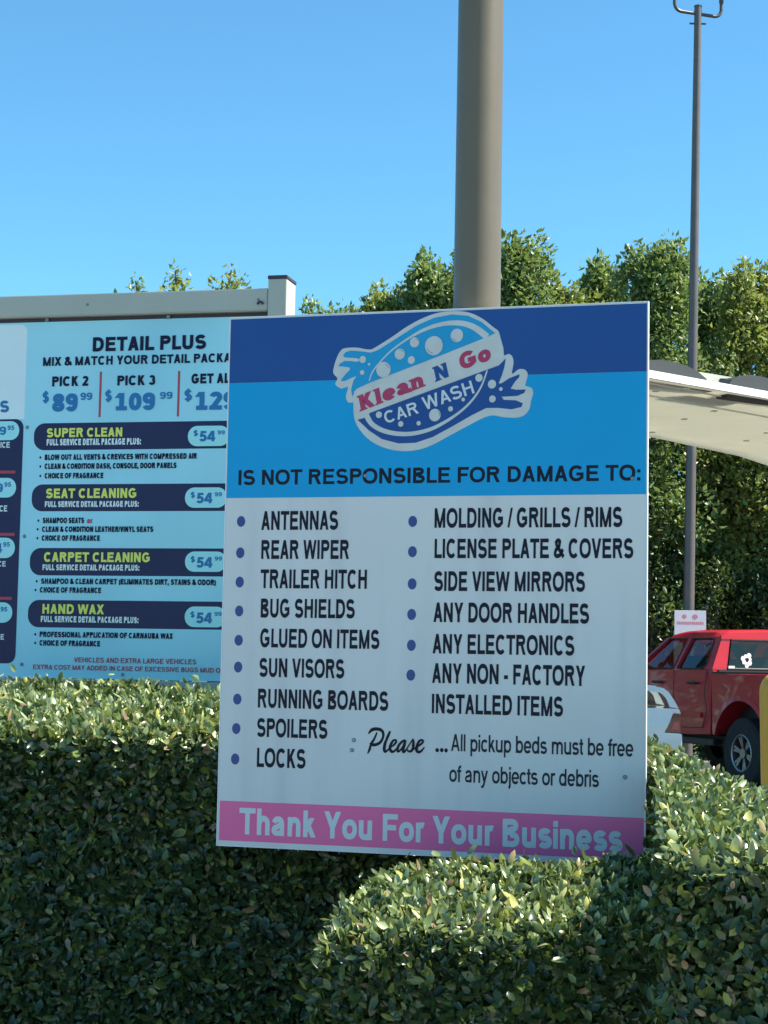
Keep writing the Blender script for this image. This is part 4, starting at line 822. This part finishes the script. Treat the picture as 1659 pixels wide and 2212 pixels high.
    leaf_mesh('sunlit_foliage', P[mask & sunlit_top], A[mask & sunlit_top], B[mask & sunlit_top], Ls[mask & sunlit_top], W_[mask & sunlit_top], M['sunlit_leaf'], root)
    for i in sel:
        o2 = bpy.data.objects.new('leaf', LEAF); COL.objects.link(o2); o2.parent = root
        Cc = np.cross(A[i], B[i]); mm = Matrix(((A[i][0], B[i][0], Cc[0]), (A[i][1], B[i][1], Cc[1]), (A[i][2], B[i][2], Cc[2]))).to_4x4()
        o2.matrix_local = Matrix.Translation(P[i]) @ mm @ Matrix.Diagonal((Ls[i], Ls[i], Ls[i], 1))
    # dark core for the twigs, added inside to block light
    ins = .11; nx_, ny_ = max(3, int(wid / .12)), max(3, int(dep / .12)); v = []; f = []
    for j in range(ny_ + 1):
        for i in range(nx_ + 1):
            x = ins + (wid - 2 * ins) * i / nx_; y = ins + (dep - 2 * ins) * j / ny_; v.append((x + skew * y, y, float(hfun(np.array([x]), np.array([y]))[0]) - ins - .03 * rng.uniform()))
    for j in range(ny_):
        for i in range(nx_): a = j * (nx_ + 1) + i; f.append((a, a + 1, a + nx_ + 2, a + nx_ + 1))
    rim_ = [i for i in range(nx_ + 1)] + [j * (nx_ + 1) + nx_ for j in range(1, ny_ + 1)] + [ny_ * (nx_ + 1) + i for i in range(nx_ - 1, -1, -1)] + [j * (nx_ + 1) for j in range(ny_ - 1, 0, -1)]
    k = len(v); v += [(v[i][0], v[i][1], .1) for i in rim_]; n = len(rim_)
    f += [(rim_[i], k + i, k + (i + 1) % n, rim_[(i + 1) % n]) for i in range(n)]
    MB().add(v, f).obj('twig_light_block', M['light_block'], root, fix=True)
    st_ = MB()
    for i in range(int(wid / .3)): x = .2 + i * .3; st_.tube([(x, dep / 2, .0 + .09), (x + .03, dep / 2, ins + .2)], .018, 6)
    st_.obj('stems', M['bark'], root)
    return root
def ground(px_, py_, d): q = atY(px_, py_, d); return q
# left hedge: front top edge measured at y~1555, back edge at y~1470
o = atY(-120, 1550, 5.65); hz = o.z
hedge('hedge', 'tall clipped hedge in front of the menu board, sunlit along its flat top', (o.x - .6 * math.cos(.27), o.y + .6 * math.sin(.27), 0), -.27, 2.20, 1.05,
      lambda x, y: hz - .030 + (.106 + .030 * np.clip(1.6 - x, 0, 1)) * np.clip(y / 1.05, 0, 1), hz, 112000, .037, 11)
hedge('hedge', 'hedge standing directly behind the foot of the sign, showing just right of its edge', (.10, 5.44, 0), -.27, 1.75, .75,
      lambda x, y: 1.205 + .02 * np.clip(y, 0, 1) - .52 * np.clip(x - .66, 0, 2), 1.2, 60000, .036, 17, nind=120, shoots=6)
# low hedge in front of the sign
o = atY(655, 1985, 4.30); z2 = o.z
hedge('hedge', 'low clipped hedge in front of the sign foot, its top bright in the sun', (o.x, o.y, 0), -.31, .93, .56,
      lambda x, y: z2 - .030 + .11 * np.clip(y / .52, 0, 1) + .075 * np.clip(x - .15, 0, 1) - .04 * np.clip(1 - x / .25, 0, 1), z2, 56000, .035, 23)
# right hedge, sloping shoulder
z3 = 1.0
hedge('hedge', 'nearest hedge with a sloping sunlit shoulder in the lower right corner', (.565, 3.72, 0), -.35, 1.30, 1.50,
      lambda x, y: 1.075 + (.135 - .40 * np.clip(x, 0, 2)) * np.clip(y / 1.4, 0, 1), z3, 84000, .035, 37, shoots=10, skew=-.21)

def tree(label, x, y, ztop, zbot, wr, seed, m, nblob=46, per=300, lsz=.10, cat='tree', name='tree', group='trees behind the car park', spire=1):
    r = np.random.default_rng(seed)
    root = thing(name, label, cat, (x, y, 0), 0, group)
    H = ztop - zbot; blobs = []
    for k in range(nblob):
        t = r.uniform() ** .75; z = zbot + H * t * .93
        prof = wr * (math.sin(math.pi * min(1, .18 + .66 * t + .12)) ** .7) * (1 - .55 * max(0, t - .6) / .4) * (1 if zbot > 3 else .55 + .45 * min(1, max(0, (t - .35) / .25)))
        a = r.uniform(0, 2 * math.pi); rad = prof * r.uniform(.35, 1) ** .5
        blobs.append((rad * math.cos(a), rad * math.sin(a), z, r.uniform(.34, .62) * (1 - .35 * t) * (.55 if zbot > 3 else 1)))
    for k in range(spire):
        sx = r.uniform(-.45, .45) * wr; sy_ = r.uniform(-.3, .3)
        for j in range(5): blobs.append((sx + r.uniform(-.07, .07), sy_, ztop - .85 + .19 * j + r.uniform(-.05, .05), .36 - .062 * j))
    Ps = []; 
    for bx, by, bz, br in blobs:
        n = int(per * (br / .45) ** 2); d = unit(r.normal(size=(n, 3))); rr_ = br * r.uniform(.35, 1, size=(n, 1)) ** .5 * r.uniform(.85, 1.15, size=(n, 1)) * np.where(r.uniform(size=(n, 1)) < .1, 1.35, 1); Ps.append(np.array([bx, by, bz]) + d * rr_ * np.array([1, 1, 1.15]))
    P = np.concatenate(Ps); n = len(P); ctr = np.array([0, 0, zbot + H * .4])
    A = unit(unit(P - ctr) * .5 + np.array([0, 0, -.15]) + rnd(n) * .8); B = unit(np.cross(A, unit(np.array([0, 0, 1.]) + rnd(n) * .8)))
    Ls = lsz * r.uniform(.6, 1.3, n)
    leaf_mesh('crown', P, A, B, Ls, Ls * .26, m, root, kind=None, simple=True)
    tk = MB(); tk.tube([(0, 0, -.1), (.04, .02, zbot * .5), (-.03, 0, zbot + H * .35), (.02, .02, zbot + H * .75)], [.15, .12, .085, .03], 10)
    for bx, by, bz, br in blobs[:14]: tk.tube([(0, 0, max(.5, bz - 1.0)), (bx * .5, by * .5, bz - .4), (bx, by, bz)], [.05, .03, .012], 6)
    tk.obj('trunk', M['bark'], root, smooth='a')
    return root
specs = [  # centre px, top py, distance, half width, material, label
    (1128, 503, 29.5, 1.05, 'tree_leaf', 'leafy tree rising just right of the thick pole, pointed top'),
    (940, 540, 30.0, 1.1, 'tree_leaf', 'leafy tree rising just left of the thick pole'),
    (838, 612, 30.5, .95, 'tree_leaf_yellow', 'yellowish green tree showing above the left part of the sign'),
    (745, 652, 31.0, .7, 'tree_leaf', 'low tree tip above the logo side of the sign, last of the dense row'),
    (1232, 590, 30.0, .85, 'tree_leaf_yellow', 'yellow green tree in the dip between the two tallest crowns'),
    (1318, 553, 30.5, .95, 'tree_leaf', 'dark green tree above the right corner of the sign'),
    (1428, 506, 29.0, 1.05, 'tree_leaf', 'tall pointed tree immediately left of the lamp post'),
    (1530, 600, 31.5, 1.0, 'tree_leaf', 'tree immediately right of the lamp post'),
    (1608, 566, 29.5, 1.1, 'tree_leaf_yellow', 'olive green tree near the right edge with a lone sprig on top'),
    (1720, 560, 30.0, 1.2, 'tree_leaf', 'tree cut off by the right edge of the picture'),
    (677, 640, 32.0, .26, 'tree_leaf', 'thin tree tip beside the cream menu board post'),
    (486, 562, 31.0, .40, 'tree_leaf_yellow', 'pointed treetop above the menu board, the right and tallest one'),
    (393, 580, 31.0, .42, 'tree_leaf_yellow', 'treetop above the menu board, the middle one'),
    (310, 608, 31.0, .32, 'tree_leaf', 'small treetop above the menu board, the leftmost one')]
for i, (px_, py_, d, wr, mk, lb) in enumerate(specs):
    q = atY(px_, py_, d); thin = wr < .5
    tree(lb, q.x, q.y, q.z, 5.6 if thin else 1.2, wr, 100 + i, M[mk], 6 if thin else 84, 200 if thin else 360, .12, spire=1 if wr < .9 else 3)
# evergreen shrubs along the far kerb
q = atY(1350, 1400, 27.6)
for i in range(6):
    x = 3.3 + i * .95; dz = random.uniform(-.2, .3)
    tree(['dense dark shrub at the far kerb hidden behind the sign', 'dense dark shrub beyond the white hatchback', 'dark shrub between sign edge and lamp post', 'dark shrub behind the small white sign', 'dark shrub behind the pickup roof', 'dark shrub at the right edge behind the pickup'][i],
         x, 28.75 + random.uniform(-.2, .2), 3.3 + dz, .25, .75, 300 + i, M['shrub_leaf'], 26, 330, .09, 'shrub', 'shrub', 'shrubs along the far kerb', 0)
for i, x in enumerate((9.6, 11.4, 13.2)):
    tree(['tree beyond the right edge, nearest the picture', 'tree beyond the right edge, the middle one', 'tree beyond the right edge, the far one'][i], x, 28.5 - i * .6, 8.6, 1.0, 1.3, 400 + i, M['tree_leaf'], 50, 260, .12, spire=2)

for i in range(9):                    # the row goes on behind the menu board, its tops just hidden by it
    x = -4.2 - i * 2.6; tp_ = 6.5 + .35 * math.sin(i * 2.1)
    q = tree(['tree hidden behind the menu board, right one of two', 'tree hidden behind the menu board, left one of two', 'tree beyond the left edge, nearest to the menu board', 'second tree beyond the left edge, counted from the menu board', 'third tree beyond the left edge, counted from the menu board', 'fourth tree beyond the left edge, counted from the menu board', 'third tree from the far left end of the row', 'last but one tree at the far left end of the row', 'last tree at the far left end of the row'][i], x, 29.5 + .5 * math.sin(i * 1.3), tp_, .8, 1.5, 500 + i, M['tree_leaf'], 40, 170, .17, spire=1)
